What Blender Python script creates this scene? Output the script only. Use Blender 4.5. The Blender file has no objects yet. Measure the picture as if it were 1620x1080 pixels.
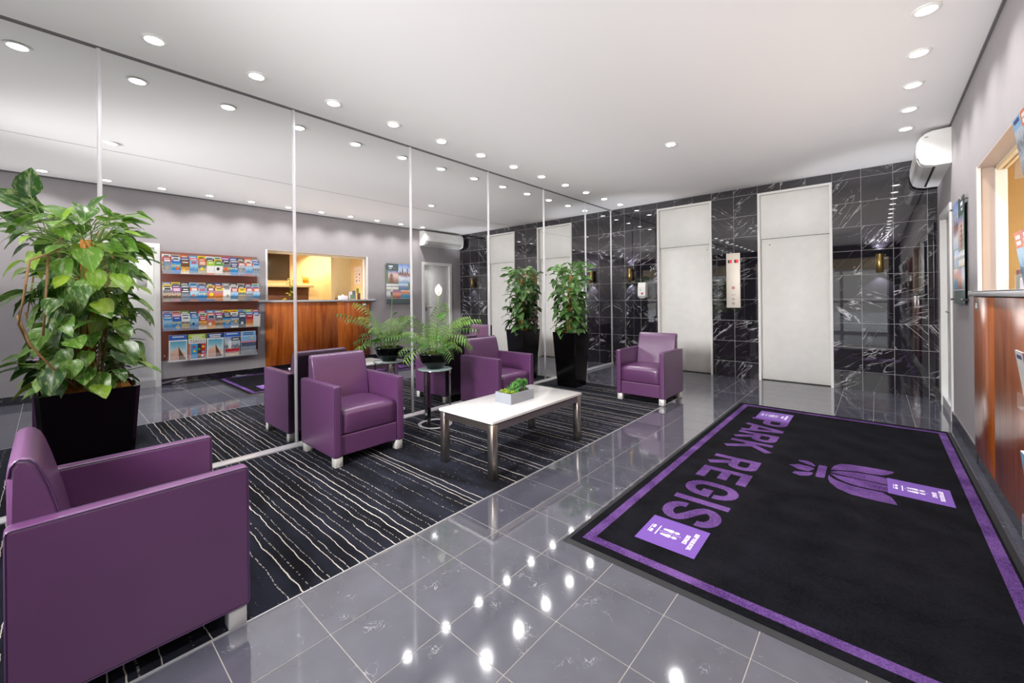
import bpy, bmesh, math, random
from mathutils import Vector, Matrix
PI = math.pi
random.seed(7)
C = bpy.context.scene.collection
SC = bpy.context.scene

# ------------------------------------------------------------------ dimensions (metres)
W, L, H = 4.05, 6.66, 2.736          # room: x 0 (mirror wall) .. W, y .. L (marble wall), ceiling H
YB = -3.2                             # entrance front behind the camera
T = 0.2845                            # floor tile pitch
CAM = (3.5263, 0.0, 1.1788)

# ------------------------------------------------------------------ camera
cd = bpy.data.cameras.new('camera'); cam = bpy.data.objects.new('camera', cd); C.objects.link(cam)
SC.camera = cam
cd.sensor_fit = 'HORIZONTAL'; cd.sensor_width = 36.0
cd.lens = 36.0 * 651.2165 / 1620.0
cd.shift_y = -(540.0 - 472.6163) / 1620.0
cd.clip_start = 0.02
yaw, roll = 0.725, 0.0107
fw = Vector((-math.sin(yaw), math.cos(yaw), 0)); rt = Vector((math.cos(yaw), math.sin(yaw), 0)); up = Vector((0, 0, 1))
ca, sa = math.cos(roll), math.sin(roll)
r2 = rt * ca + up * (-sa) * -1 * -1
u2 = rt * sa + up * ca
m = Matrix((r2, u2, -fw)).transposed().to_4x4(); m.translation = CAM
cam.matrix_world = m

# ------------------------------------------------------------------ world, exposure, large lights
SC.view_settings.view_transform = 'Standard'; SC.view_settings.look = 'None'
SC.view_settings.gamma = 1.0; SC.view_settings.exposure = 0.14; SC.view_settings.use_curve_mapping = False
SC.cycles.use_denoising = True
SC.cycles.max_bounces = 10; SC.cycles.glossy_bounces = 6; SC.cycles.diffuse_bounces = 5
SC.cycles.transparent_max_bounces = 12
SC.cycles.caustics_reflective = False; SC.cycles.caustics_refractive = False
SC.cycles.sample_clamp_indirect = 6.0
wd = bpy.data.worlds.new('world'); SC.world = wd; wd.use_nodes = True
bg = wd.node_tree.nodes['Background']; bg.inputs[0].default_value = (0.80, 0.88, 1.0, 1); bg.inputs[1].default_value = 4.0

DOWNLIGHT_W = 16.0
def area(name, loc, rot, sx, sy, power, col=(1, 1, 1)):
    l = bpy.data.lights.new(name, 'AREA'); l.shape = 'RECTANGLE'; l.size = sx; l.size_y = sy; l.energy = power; l.color = col
    o = bpy.data.objects.new(name, l); C.objects.link(o); o.location = loc; o.rotation_euler = rot
    return o
# added fill lights, no fixtures of the room, turned up to brighten the ceiling
area('bounce_fill', (.75, 1.3, 1.27), (PI, 0, 0), 1.2, 8.4, 31.0, (1.0, 0.985, 0.97))
area('bounce_fill', (3.3, 1.3, 1.27), (PI, 0, 0), 1.2, 8.4, 31.0, (1.0, 0.985, 0.97))
# added fill light behind the camera, no real fixture, brightens the lift wall
area('forward_fill', (1.9, -1.5, 2.0), (math.radians(77), 0, 0), .8, .8, 70.0, (1.0, 0.985, 0.975)).data.spread = math.radians(86)

# ------------------------------------------------------------------ materials
def srgb(h):
    if isinstance(h, str):
        h = h.lstrip('#'); v = [int(h[i:i + 2], 16) / 255 for i in (0, 2, 4)]
    else: v = list(h)
    return tuple(c / 12.92 if c <= .04045 else ((c + .055) / 1.055) ** 2.4 for c in v) + (1,)
class NT:
    def __init__(s, name):
        s.m = bpy.data.materials.new(name); s.m.use_nodes = True; s.t = s.m.node_tree
        s.b = s.t.nodes['Principled BSDF']
    def n(s, typ, **kw):
        nd = s.t.nodes.new(typ)
        for k, v in kw.items():
            if k.startswith('i_'):
                key = k[2:]; key = int(key) if key.isdigit() else key.replace('_', ' ')
                if hasattr(v, 'links') or isinstance(v, bpy.types.NodeSocket): s.t.links.new(v, nd.inputs[key])
                else: nd.inputs[key].default_value = v
            else: setattr(nd, k, v)
        return nd
    def l(s, a, b): s.t.links.new(a, b)
    def set(s, **kw):
        for k, v in kw.items():
            key = k.replace('_', ' ')
            if isinstance(v, bpy.types.NodeSocket): s.l(v, s.b.inputs[key])
            else: s.b.inputs[key].default_value = v
        return s
    def math(s, op, a, b=None, c=None):
        nd = s.t.nodes.new('ShaderNodeMath'); nd.operation = op
        for i, v in enumerate((a, b, c)):
            if v is None: continue
            if isinstance(v, bpy.types.NodeSocket): s.l(v, nd.inputs[i])
            else: nd.inputs[i].default_value = v
        return nd.outputs[0]
    def ramp(s, fac, stops, interp='LINEAR'):
        nd = s.t.nodes.new('ShaderNodeValToRGB'); nd.color_ramp.interpolation = interp
        e = nd.color_ramp.elements
        while len(e) < len(stops): e.new(0.5)
        for el, (p, c) in zip(e, stops): el.position = p; el.color = c
        s.l(fac, nd.inputs[0]); return nd.outputs[0]
    def mix(s, fac, a, b):
        nd = s.t.nodes.new('ShaderNodeMix'); nd.data_type = 'RGBA'
        for k, v in ((0, fac), (6, a), (7, b)):
            if isinstance(v, bpy.types.NodeSocket): s.l(v, nd.inputs[k])
            else: nd.inputs[k].default_value = v
        return nd.outputs[2]
    def pos(s): return s.t.nodes.new('ShaderNodeNewGeometry').outputs['Position']
    def obj(s): return s.t.nodes.new('ShaderNodeTexCoord').outputs['Object']
    def rnd(s): return s.t.nodes.new('ShaderNodeObjectInfo').outputs['Random']
    def map(s, v, scale=(1, 1, 1), rot=(0, 0, 0), loc=(0, 0, 0)):
        nd = s.t.nodes.new('ShaderNodeMapping'); s.l(v, nd.inputs[0])
        for k, q in ((1, loc), (2, rot), (3, scale)):
            if isinstance(q, bpy.types.NodeSocket): s.l(q, nd.inputs[k])
            else: nd.inputs[k].default_value = q
        return nd.outputs[0]
    def noise(s, v, scale, detail=3, rough=.5, dist=0.0):
        nd = s.t.nodes.new('ShaderNodeTexNoise'); s.l(v, nd.inputs['Vector'])
        nd.inputs['Scale'].default_value = scale; nd.inputs['Detail'].default_value = detail
        nd.inputs['Roughness'].default_value = rough; nd.inputs['Distortion'].default_value = dist
        return nd.outputs[0]
    def bump(s, h, strength=.2, dist=.01):
        nd = s.t.nodes.new('ShaderNodeBump'); s.l(h, nd.inputs['Height'])
        nd.inputs['Strength'].default_value = strength; nd.inputs['Distance'].default_value = dist
        s.l(nd.outputs[0], s.b.inputs['Normal'])
_plain = {}
def plain(name, col, rough=.5, metal=0.0, **kw):
    if name in _plain: return _plain[name]
    n = NT(name); n.set(Base_Color=srgb(col), Roughness=rough, Metallic=metal, **kw); _plain[name] = n.m
    # faint procedural unevenness so no surface is perfectly flat in tone
    if name == 'ceiling_paint': return n.m
    t = n.noise(n.obj(), 9.0, 2); n.l(n.mix(t, tuple(c * .94 for c in srgb(col)[:3]) + (1,), tuple(min(1, c * 1.05) for c in srgb(col)[:3]) + (1,)), n.b.inputs['Base Color'])
    return n.m
def emit(name, col, strength):
    n = NT(name); n.set(Base_Color=srgb(col), Emission_Color=srgb(col), Emission_Strength=strength); return n.m

M = {}
M['ceiling'] = plain('ceiling_paint', '#f1efee', .9)
M['grey_wall'] = plain('grey_wall_paint', '#a39d9f', .75)
M['white_paint'] = plain('white_gloss_paint', '#ecebe8', .45)
M['lift_white'] = plain('lift_door_enamel', '#eeece8', .48)
M['frame_white'] = plain('frame_white', '#e4e2df', .4)
M['dark_gap'] = plain('dark_gap', '#6d676a', .8)
M['silver'] = plain('satin_silver', '#e9e8eb', .32, .6)
M['alu'] = plain('aluminium_leg', '#dcdad6', .4, .25)
M['steel'] = plain('brushed_steel', '#b9b3aa', .3, 1.0)
M['chrome'] = plain('chrome', '#cccbc8', .12, 1.0)
M['quartz'] = plain('white_quartz', '#d6d4d3', .12)
M['black_gloss'] = plain('black_gloss', '#060606', .12)
M['black_matt'] = plain('black_matt', '#121113', .6)
M['brass'] = plain('brushed_brass', '#9c8350', .28, 1.0)
M['cement'] = plain('grey_cement', '#8d9098', .7)
M['white_plastic'] = plain('white_plastic', '#efeeea', .35)
M['grey_plastic'] = plain('grey_plastic', '#b3b1ae', .45)
M['purple_print'] = plain('purple_sticker', '#6f4aa3', .5)
M['white_print'] = plain('white_print', '#efe8f5', .6)
M['cream'] = plain('cream_wall', '#ecd9b4', .7)
M['mahogany'] = plain('mahogany_board', '#6e3a2c', .35)
M['grout_floor'] = plain('floor_grout', '#a39e97', .7)
M['grout_wall'] = plain('wall_grout', '#b3afb0', .6)
M['rubber'] = plain('rubber_edge', '#1d1d20', .6)
M['soil'] = plain('dark_soil', '#3a2c20', .9)
M['stem'] = plain('green_stem', '#6d8a38', .5)
M['brown_stem'] = plain('brown_vine', '#8a6a42', .7)
M['spathe'] = plain('white_spathe', '#f4f4ea', .5)
M['spadix'] = plain('cream_spadix', '#dfd9ab', .6)

n = NT('mirror_glass'); n.set(Base_Color=(.90, .905, .905, 1), Metallic=1.0, Roughness=0.0); M['mirror'] = n.m
n = NT('marble_wall')
off = n.t.nodes.new('ShaderNodeObjectInfo')
cx = n.n('ShaderNodeCombineXYZ'); n.l(n.math('MULTIPLY', off.outputs['Random'], 40), cx.inputs[0]); n.l(n.math('MULTIPLY', off.outputs['Random'], 23), cx.inputs[2])
ang = n.math('ADD', n.math('MULTIPLY', off.outputs['Random'], .75), .30)
wr_ = n.n('ShaderNodeTexWhiteNoise'); wr_.noise_dimensions = '1D'; n.l(n.math('MULTIPLY', off.outputs['Random'], 91), wr_.inputs['W'])
flip = n.math('SUBTRACT', n.math('MULTIPLY', n.math('GREATER_THAN', wr_.outputs['Value'], .30), 2), 1)
rot = n.n('ShaderNodeCombineXYZ'); n.l(n.math('MULTIPLY', ang, flip), rot.inputs[1])
p = n.map(n.obj(), rot=rot.outputs[0])
pa = n.map(p, scale=(1.1, 1, 6.5), loc=cx.outputs[0]); pb = n.map(p, scale=(3.0, 1, 13.0), loc=cx.outputs[0])
wq = n.n('ShaderNodeTexWhiteNoise'); wq.noise_dimensions = '1D'; n.l(n.math('ADD', n.math('MULTIPLY', off.outputs['Random'], 37), 5), wq.inputs['W'])
den = n.math('MULTIPLY', n.math('SUBTRACT', wq.outputs['Value'], .5), .22)
d1 = n.math('ABSOLUTE', n.math('SUBTRACT', n.noise(pa, 1.0, 3, .55, .5), .5)); d2 = n.math('ABSOLUTE', n.math('SUBTRACT', n.noise(pb, 1.0, 3, .6, .6), .5))
msk = n.math('ADD', n.noise(n.map(p, scale=(2, 1, 3), loc=cx.outputs[0]), 1.6, 2), den)
l1 = n.math('MULTIPLY', n.ramp(d1, [(0, (1, 1, 1, 1)), (.010, (0, 0, 0, 1))]), n.ramp(msk, [(.49, (.08, .08, .08, 1)), (.63, (.9, .9, .9, 1))]))
l2 = n.math('MULTIPLY', n.ramp(d2, [(0, (1, 1, 1, 1)), (.016, (0, 0, 0, 1))]), n.ramp(msk, [(.58, (0, 0, 0, 1)), (.70, (.95, .95, .95, 1))]))
spk = n.math('MULTIPLY', n.ramp(n.noise(n.obj(), 60, 1), [(.76, (0, 0, 0, 1)), (.80, (.5, .5, .5, 1))]), n.ramp(msk, [(.35, (0, 0, 0, 1)), (.5, (1, 1, 1, 1))]))
lv = n.math('MAXIMUM', n.math('MAXIMUM', l1, l2), spk)
base = n.mix(n.noise(p, 3, 3), srgb('#141318'), srgb('#262329'))
n.set(Base_Color=n.mix(lv, base, srgb('#cfcdd0')), Roughness=.02, IOR=1.95); M['marble'] = n.m

n = NT('marble_floor')
off = n.t.nodes.new('ShaderNodeObjectInfo')
cx = n.n('ShaderNodeCombineXYZ'); n.l(n.math('MULTIPLY', off.outputs['Random'], 31), cx.inputs[0]); n.l(n.math('MULTIPLY', off.outputs['Random'], 17), cx.inputs[1])
p = n.map(n.obj(), loc=cx.outputs[0])
v1 = n.noise(p, 9, 3, .6, 2.0); d1 = n.math('ABSOLUTE', n.math('SUBTRACT', v1, .52))
msk = n.noise(n.map(p, loc=(5, 3, 1)), 7, 2)
l1 = n.math('MULTIPLY', n.ramp(d1, [(0, (.8, .8, .8, 1)), (.010, (0, 0, 0, 1))]), n.ramp(msk, [(.60, (0, 0, 0, 1)), (.70, (1, 1, 1, 1))]))
fl = n.noise(p, 70, 2); l2 = n.ramp(fl, [(.70, (0, 0, 0, 1)), (.80, (.25, .25, .25, 1))])
base = n.mix(n.noise(p, 5, 3, .5), srgb('#41414b'), srgb('#5f5f6a'))
n.set(Base_Color=n.mix(n.math('MAXIMUM', l1, l2), base, srgb('#d5d4d6')), Roughness=n.math('ADD', n.math('MULTIPLY', n.noise(p, 12, 3), .06), .03), IOR=2.5)
M['floor_tile'] = n.m

n = NT('striped_carpet')
pp = n.pos()
sep = n.n('ShaderNodeSeparateXYZ'); n.l(pp, sep.inputs[0])
wob = n.noise(n.map(pp, scale=(3.2, 5.0, 1)), 2.2, 2)
wob2 = n.noise(n.map(pp, scale=(14, 9, 1)), 3, 2)
y = n.math('ADD', sep.outputs[1], n.math('ADD', n.math('MULTIPLY', n.math('SUBTRACT', wob, .5), .026), n.math('MULTIPLY', n.math('SUBTRACT', wob2, .5), .006)))
yc = n.math('DIVIDE', y, .043); cell = n.math('FLOOR', yc); fr = n.math('SUBTRACT', yc, cell)
wn = n.n('ShaderNodeTexWhiteNoise'); wn.noise_dimensions = '1D'; n.l(cell, wn.inputs['W'])
ws = n.n('ShaderNodeSeparateColor'); n.l(wn.outputs['Color'], ws.inputs[0])
ctr = n.math('ADD', n.math('MULTIPLY', ws.outputs[0], .5), .25)
dd = n.math('ABSOLUTE', n.math('SUBTRACT', fr, ctr))
half = n.math('ADD', n.math('MULTIPLY', ws.outputs[1], .028), .034)
line = n.math('LESS_THAN', dd, half)
brk = n.noise(n.map(pp, scale=(50, 6, 1)), 2.0, 1)
stren = n.ramp(ws.outputs[2], [(.26, (0, 0, 0, 1)), (.36, (.3, .3, .3, 1)), (.60, (.55, .55, .55, 1)), (.68, (1, 1, 1, 1))])
gap = n.math('GREATER_THAN', n.math('ADD', brk, n.math('MULTIPLY', stren, .40)), .66)
tuft = n.noise(n.map(pp, scale=(1, 1, 1)), 420, 1)
cb = n.mix(n.ramp(n.noise(n.map(pp, scale=(.8, 3, 1)), 2.5, 3), [(.35, (0, 0, 0, 1)), (.65, (1, 1, 1, 1))]), srgb('#0d0d10'), srgb('#282a36'))
cb = n.mix(n.math('MULTIPLY', tuft, .25), cb, srgb('#2c2c34'))
cw = n.mix(tuft, srgb('#cfc6bb'), srgb('#efe7dc'))
n.set(Base_Color=n.mix(n.math('MULTIPLY', n.math('MULTIPLY', line, gap), n.math('ADD', n.math('MULTIPLY', stren, .55), .35)), cb, cw), Roughness=.95)
n.b.inputs['Specular IOR Level'].default_value = .1
n.bump(tuft, .5, .004); M['carpet'] = n.m

def fuzzy(name, c0, c1, sc=150):
    n = NT(name); pp = n.pos(); t = n.noise(pp, sc, 2); u = n.noise(pp, 5, 3)
    n.set(Base_Color=n.mix(n.ramp(n.math('MULTIPLY', n.math('ADD', t, u), .5), [(.36, (0, 0, 0, 1)), (.64, (1, 1, 1, 1))]), srgb(c0), srgb(c1)), Roughness=.95)
    n.b.inputs['Specular IOR Level'].default_value = .1
    n.bump(t, .45, .004); return n.m
M['mat_black'] = fuzzy('mat_pile_black', '#030305', '#17171e')
M['mat_purple'] = fuzzy('mat_pile_purple', '#3c2456', '#71508f')
M['coir'] = fuzzy('coir_fibre', '#8a5526', '#c98f4d', 90)

def leather(name, c0, c1, rough=.36):
    n = NT(name); pp = n.obj(); t = n.noise(pp, 3.5, 3); g = n.noise(pp, 420, 2)
    n.set(Base_Color=n.mix(t, srgb(c0), srgb(c1)), Roughness=rough, IOR=1.5)
    n.b.inputs['Specular IOR Level'].default_value = .9
    n.bump(g, .12, .002); return n.m
M['leather'] = leather('purple_leather', '#573058', '#613962', .32)
M['piping'] = plain('purple_piping', '#4a3054', .4)

n = NT('sapele_veneer')
pp = n.map(n.pos(), scale=(1, 1, .10))
g1 = n.noise(pp, 7, 4, .55, 2.2); g2 = n.noise(n.map(n.pos(), scale=(1, 1, .03)), 60, 3, .6)
fac = n.math('ADD', n.math('MULTIPLY', g1, .75), n.math('MULTIPLY', g2, .30))
n.set(Base_Color=n.ramp(fac, [(.28, srgb('#6c2e08')), (.48, srgb('#a44f16')), (.62, srgb('#bc692a')), (.78, srgb('#863e14'))]), Roughness=.28)
M['wood'] = n.m

def n_mid(a, b): return tuple((p + q) / 2 for p, q in zip(srgb(a), srgb(b)))
def leafmat(name, a, b, pale, var, lime=None):
    n = NT(name); o = n.obj(); r = n.rnd(); sp = n.n('ShaderNodeSeparateXYZ'); n.l(o, sp.inputs[0])
    ax = n.math('ABSOLUTE', sp.outputs[0])
    rib = n.math('MULTIPLY', n.math('LESS_THAN', ax, .014), .35)
    cx = n.n('ShaderNodeCombineXYZ'); n.l(n.math('MULTIPLY', r, 50), cx.inputs[0])
    vn = n.noise(n.map(o, scale=(3.5, 1.5, 1), loc=cx.outputs[0]), 2.0, 4, .6)
    vari = n.math('MULTIPLY', n.ramp(vn, [(.50, (0, 0, 0, 1)), (.64, (1, 1, 1, 1))]), var)
    base = n.ramp(r, [(0, srgb(a)), (.45, n_mid(a, b)), (.8, srgb(b)), (1, srgb(lime or b))])
    col = n.mix(n.math('MAXIMUM', vari, rib), base, srgb(pale))
    n.set(Base_Color=col, Roughness=.30)
    n.b.inputs['Subsurface Weight'].default_value = 0.0
    tr = n.n('ShaderNodeBsdfTranslucent'); n.l(col, tr.inputs[0])
    mx = n.n('ShaderNodeMixShader'); mx.inputs[0].default_value = .25
    n.l(n.b.outputs[0], mx.inputs[1]); n.l(tr.outputs[0], mx.inputs[2])
    n.l(mx.outputs[0], n.t.nodes['Material Output'].inputs[0])
    return n.m
M['leaf'] = leafmat('pothos_leaf', '#1f4d14', '#639030', '#b8c884', .5, '#9dbb30')
M['leaf2'] = leafmat('pothos_leaf_dark', '#264f22', '#52803a', '#a8bc84', .4)
M['palm'] = leafmat('palm_leaflet', '#2c5a17', '#7da746', '#9cbe6c', .25)
M['lily'] = leafmat('broad_leaf', '#2f6e1e', '#4c8a2c', '#84aa50', .2)
M['succ'] = leafmat('succulent_green', '#2f7a34', '#5fa250', '#90bc60', .3)
M['succ_lime'] = leafmat('succulent_lime', '#6f961e', '#92b02e', '#b8c45a', .3)

n = NT('table_glass'); n.set(Base_Color=(.55, .78, .74, 1), Roughness=.03, IOR=1.5, Alpha=.45); M['glass'] = n.m
n = NT('clear_acrylic'); n.set(Base_Color=(.95, .97, 1, 1), Roughness=.05, Alpha=.10); M['acrylic'] = n.m
n = NT('window_glass'); n.set(Base_Color=(1, 1, 1, 1), Roughness=.0, Alpha=.08); M['pane'] = n.m

# ------------------------------------------------------------------ mesh helpers
class MB:
    def __init__(s): s.v = []; s.f = []; s.mi = []; s.mats = []; s.sm = []
    def _m(s, mat):
        if mat is None: mat = 'black_matt'
        mt = M[mat] if isinstance(mat, str) else mat
        if mt not in s.mats: s.mats.append(mt)
        return s.mats.index(mt)
    def poly(s, pts, mat, smooth=False):
        b = len(s.v); s.v += [tuple(p) for p in pts]; s.f.append(tuple(range(b, b + len(pts)))); s.mi.append(s._m(mat)); s.sm.append(smooth)
    def mesh(s, vs, fs, mat, smooth=False):
        b = len(s.v); s.v += [tuple(p) for p in vs]; k = s._m(mat)
        for f in fs: s.f.append(tuple(b + i for i in f)); s.mi.append(k); s.sm.append(smooth)
    def box(s, x0, x1, y0, y1, z0, z1, mat):
        vs = [(x, y, z) for x in (x0, x1) for y in (y0, y1) for z in (z0, z1)]
        s.mesh(vs, [(0, 1, 3, 2), (4, 6, 7, 5), (0, 4, 5, 1), (2, 3, 7, 6), (0, 2, 6, 4), (1, 5, 7, 3)], mat)
        return s
    def rbox(s, x0, x1, y0, y1, z0, z1, r, mat, seg=3):
        bm = bmesh.new(); bmesh.ops.create_cube(bm, size=1)
        for v in bm.verts: v.co = Vector(((x0 + x1) / 2 + v.co.x * (x1 - x0), (y0 + y1) / 2 + v.co.y * (y1 - y0), (z0 + z1) / 2 + v.co.z * (z1 - z0)))
        bmesh.ops.bevel(bm, geom=bm.edges[:], offset=r, segments=seg, profile=.5, affect='EDGES')
        s.bm(bm, mat); return s
    def bm(s, bm, mat, smooth=True):
        bm.verts.index_update(); s.mesh([v.co[:] for v in bm.verts], [tuple(v.index for v in f.verts) for f in bm.faces], mat, smooth); bm.free()
    def prism(s, prof, axis, a, b, mat, smooth=False):
        """profile: list of 2-D points; axis 0/1/2 is the extrusion direction"""
        def P(p, t): return [(t, p[0], p[1]), (p[0], t, p[1]), (p[0], p[1], t)][axis]
        n = len(prof); vs = [P(p, a) for p in prof] + [P(p, b) for p in prof]
        fs = [(i, (i + 1) % n, n + (i + 1) % n, n + i) for i in range(n)]
        s.mesh(vs, fs, mat, smooth)
        s.poly([P(p, a) for p in prof][::-1], mat); s.poly([P(p, b) for p in prof], mat); return s
    def lathe(s, prof, c, mat, seg=24, smooth=True):
        vs = []; fs = []; n = len(prof)
        for i in range(seg):
            a = 2 * PI * i / seg
            for r, z in prof: vs.append((c[0] + r * math.cos(a), c[1] + r * math.sin(a), c[2] + z))
        for i in range(seg):
            j = (i + 1) % seg
            for k in range(n - 1): fs.append((i * n + k, j * n + k, j * n + k + 1, i * n + k + 1))
        s.mesh(vs, fs, mat, smooth); return s
    def tube(s, pts, r, mat, seg=8, closed=False):
        pts = [Vector(p) for p in pts]; n = len(pts); vs = []; fs = []
        rr = r if isinstance(r, (list, tuple)) else [r] * n
        for i, p in enumerate(pts):
            a = pts[i - 1] if (i > 0 or closed) else p; b = pts[(i + 1) % n] if (i < n - 1 or closed) else p
            d = (b - a); d = d.normalized() if d.length > 1e-9 else Vector((0, 0, 1))
            u = d.cross(Vector((0, 0, 1)));
            if u.length < .05: u = d.cross(Vector((1, 0, 0)))
            u.normalize(); w = d.cross(u)
            for k in range(seg):
                t = 2 * PI * k / seg; vs.append(p + (u * math.cos(t) + w * math.sin(t)) * rr[i])
        m_ = n if closed else n - 1
        for i in range(m_):
            j = (i + 1) % n
            for k in range(seg): fs.append((i * seg + k, i * seg + (k + 1) % seg, j * seg + (k + 1) % seg, j * seg + k))
        if not closed: fs += [tuple(range(seg))[::-1], tuple((n - 1) * seg + k for k in range(seg))]
        s.mesh(vs, fs, mat, True); return s
    def build(s, name, parent=None, loc=None, rot=None, wn=False):
        me = bpy.data.meshes.new(name); me.from_pydata(s.v, [], s.f)
        for mt in s.mats: me.materials.append(mt)
        me.polygons.foreach_set('material_index', s.mi); me.polygons.foreach_set('use_smooth', s.sm); me.update()
        bm = bmesh.new(); bm.from_mesh(me); bmesh.ops.recalc_face_normals(bm, faces=bm.faces[:]); bm.to_mesh(me); bm.free()
        o = bpy.data.objects.new(name, me); C.objects.link(o)
        if parent: o.parent = parent
        if loc: o.location = loc
        if rot: o.rotation_euler = rot
        if wn:
            md = o.modifiers.new('wn', 'WEIGHTED_NORMAL'); md.weight = 100
        return o
def empty(name, loc=(0, 0, 0), rz=0.0):
    o = bpy.data.objects.new(name, None); C.objects.link(o); o.location = loc; o.rotation_euler = (0, 0, rz); o.empty_display_size = .1; return o
def tag(o, label=None, cat=None, group=None, kind=None):
    if label: o['label'] = label
    if cat: o['category'] = cat
    if group: o['group'] = group
    if kind: o['kind'] = kind
    return o
def structure(o): o['kind'] = 'structure'; return o
def share(o, name=None, parent=None, loc=None, rot=None):
    c = o.copy(); C.objects.link(c)
    if parent: c.parent = parent
    if loc is not None: c.location = loc
    if rot is not None: c.rotation_euler = rot
    return c
def copy_tree(o, parent=None):
    c = o.copy(); C.objects.link(c)
    if parent: c.parent = parent
    for ch in list(o.children): copy_tree(ch, c)
    return c
def text_mesh(body, size, mat, mtx, name, parent=None, sx=1.0, extrude=.0004, bold=0.0, align='CENTER'):
    cu = bpy.data.curves.new('t', 'FONT'); cu.body = body; cu.size = size; cu.align_x = align; cu.align_y = 'CENTER'
    cu.extrude = extrude; cu.offset = bold; cu.resolution_u = 2; cu.space_line = 1.0
    to = bpy.data.objects.new('t', cu); C.objects.link(to)
    me = bpy.data.meshes.new_from_object(to); bpy.data.objects.remove(to); bpy.data.curves.remove(cu)
    me.transform(mtx @ Matrix.Diagonal((sx, 1, 1, 1))); me.materials.clear(); me.materials.append(M[mat]); me.name = name
    o = bpy.data.objects.new(name, me); C.objects.link(o)
    if parent: o.parent = parent
    return o
ORD = ['first', 'second', 'third', 'fourth', 'fifth', 'sixth', 'seventh', 'eighth', 'ninth', 'tenth', 'eleventh', 'twelfth', 'thirteenth', 'fourteenth', 'fifteenth', 'sixteenth', 'seventeenth', 'eighteenth']

# ================================================================== ROOM SHELL
CX1 = 1.787; CY1 = 5.0          # carpet inset limits
YT = 0.655                      # a tile joint in y
floor = MB().box(-.0, W + .0, YB, L, -.12, -.0012, 'grout_floor').build('floor'); structure(floor)
RX0, RX1, RY0, RY1 = 2.37, 3.992, 1.655, 5.09   # entrance mat
tile_me = None; far = MB()
jx = [CX1 + T * i for i in range(-7, 10)]; jy = [YT + T * j for j in range(-15, 23)]
for i in range(len(jx) - 1):
    for j in range(len(jy) - 1):
        x0, x1 = max(jx[i], 0.0), min(jx[i + 1], W); y0, y1 = max(jy[j], YB), min(jy[j + 1], L)
        if x1 - x0 < .02 or y1 - y0 < .02: continue
        if x1 <= CX1 + .01 and y1 <= CY1 + .05: continue          # carpet
        if x1 <= CX1 + .01 and y0 < CY1: y0 = CY1
        if x0 > RX0 + .03 and x1 < RX1 - .02 and y0 > RY0 + .03 and y1 < RY1 - .03: continue     # under the mat
        g = .0017
        if y1 < -.55:
            far.box(x0 + g, x1 - g, y0 + g, y1 - g, -.012, 0, 'floor_tile'); continue
        hx, hy = (x1 - x0) / 2 - g, (y1 - y0) / 2 - g
        full = abs(hx - (T / 2 - g)) < 1e-4 and abs(hy - (T / 2 - g)) < 1e-4
        c = ((x0 + x1) / 2, (y0 + y1) / 2, 0)
        if full and tile_me is not None:
            o = share(tile_me, parent=floor, loc=c)
        else:
            o = MB().box(-hx, hx, -hy, hy, -.012, 0, 'floor_tile').build('floor_tile', floor, c)
            if full: tile_me = o
tag(far.build('floor_tiles_by_entrance', floor), kind='stuff')

ceiling = structure(MB().box(-.1, W + .1, YB, L + .1, H, H + .12, 'ceiling').build('ceiling'))

# ---- mirror wall
wl = structure(MB().box(-.15, -.012, YB, L + .1, 0, H, 'dark_gap').build('wall_left'))
joints = [0.216 + 1.1152 * k for k in range(-3, 6)] + [L]
ys = [YB] + joints
ZJ = 2.118
for a, b in zip(ys[:-1], ys[1:]):
    if b - a < .05: continue
    MB().box(-.012, 0, a, b, .03, ZJ - .0008, 'mirror').build('mirror_panel', wl)
    MB().box(-.012, 0, a, b, ZJ + .0008, H - .012, 'mirror').build('mirror_panel', wl)
for yj in joints:
    mu = MB(); 
    ya, yb = (yj - .011, yj + .011) if yj < L - .01 else (L - .022, L)
    mu.box(0, .006, ya, yb, .03, H - .012, 'silver'); mu.box(.006, .012, ya + .006, yb - .006, .03, H - .012, 'silver')
    mu.build('mullion', wl)
MB().prism([(0, 0), (.022, 0), (.022, .012), (.012, .034), (0, .034)], 1, YB, L, 'silver').build('base_rail', wl)
structure(MB().box(0, .010, YB, L, H - .012, H, 'dark_gap').build('shadow_gap_strip_1'))  # dark strip, its colour stands in for the shadow gap under the ceiling
structure(MB().box(W - .012, W, YB, L, H - .016, H, 'dark_gap').build('shadow_gap_strip_2'))  # shadow gap put in as a dark strip along the right wall

# ---- marble back wall
LX = [(0.832, 1.668), (2.275, 3.108)]      # lift openings (outer frame)
LZ = 2.625
wb = MB()
for a, b in ((0, LX[0][0]), (LX[0][1], LX[1][0]), (LX[1][1], W + .15)): wb.box(a, b, L + .0015, L + .15, 0, H, 'grout_wall')
for a, b in LX: wb.box(a, b, L + .0015, L + .15, LZ, H, 'grout_wall')
wb = structure(wb.build('wall_back'))
rows = [-.0025, .231] + [.231 + .3 * k for k in range(1, 9)] + [H]
cols = [[0, .255, .54, .832], [1.668, 1.97, 2.275], [3.108, 3.39, 3.68, 3.967, W]]
def wtile(x0, x1, z0, z1):
    g = .0019
    MB().box(-(x1 - x0) / 2 + g, (x1 - x0) / 2 - g, 0, .008, -(z1 - z0) / 2 + g, (z1 - z0) / 2 - g, 'marble').build('marble_tile', wb, ((x0 + x1) / 2, L, (z0 + z1) / 2))
for cset in cols:
    for x0, x1 in zip(cset[:-1], cset[1:]):
        for z0, z1 in zip(rows[:-1], rows[1:]): wtile(x0, x1, z0, z1)
for (a, b), cs in zip(LX, ([.832, 1.11, 1.39, 1.668], [2.275, 2.55, 2.83, 3.108])):
    for x0, x1 in zip(cs[:-1], cs[1:]): wtile(x0, x1, LZ, H)

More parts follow.
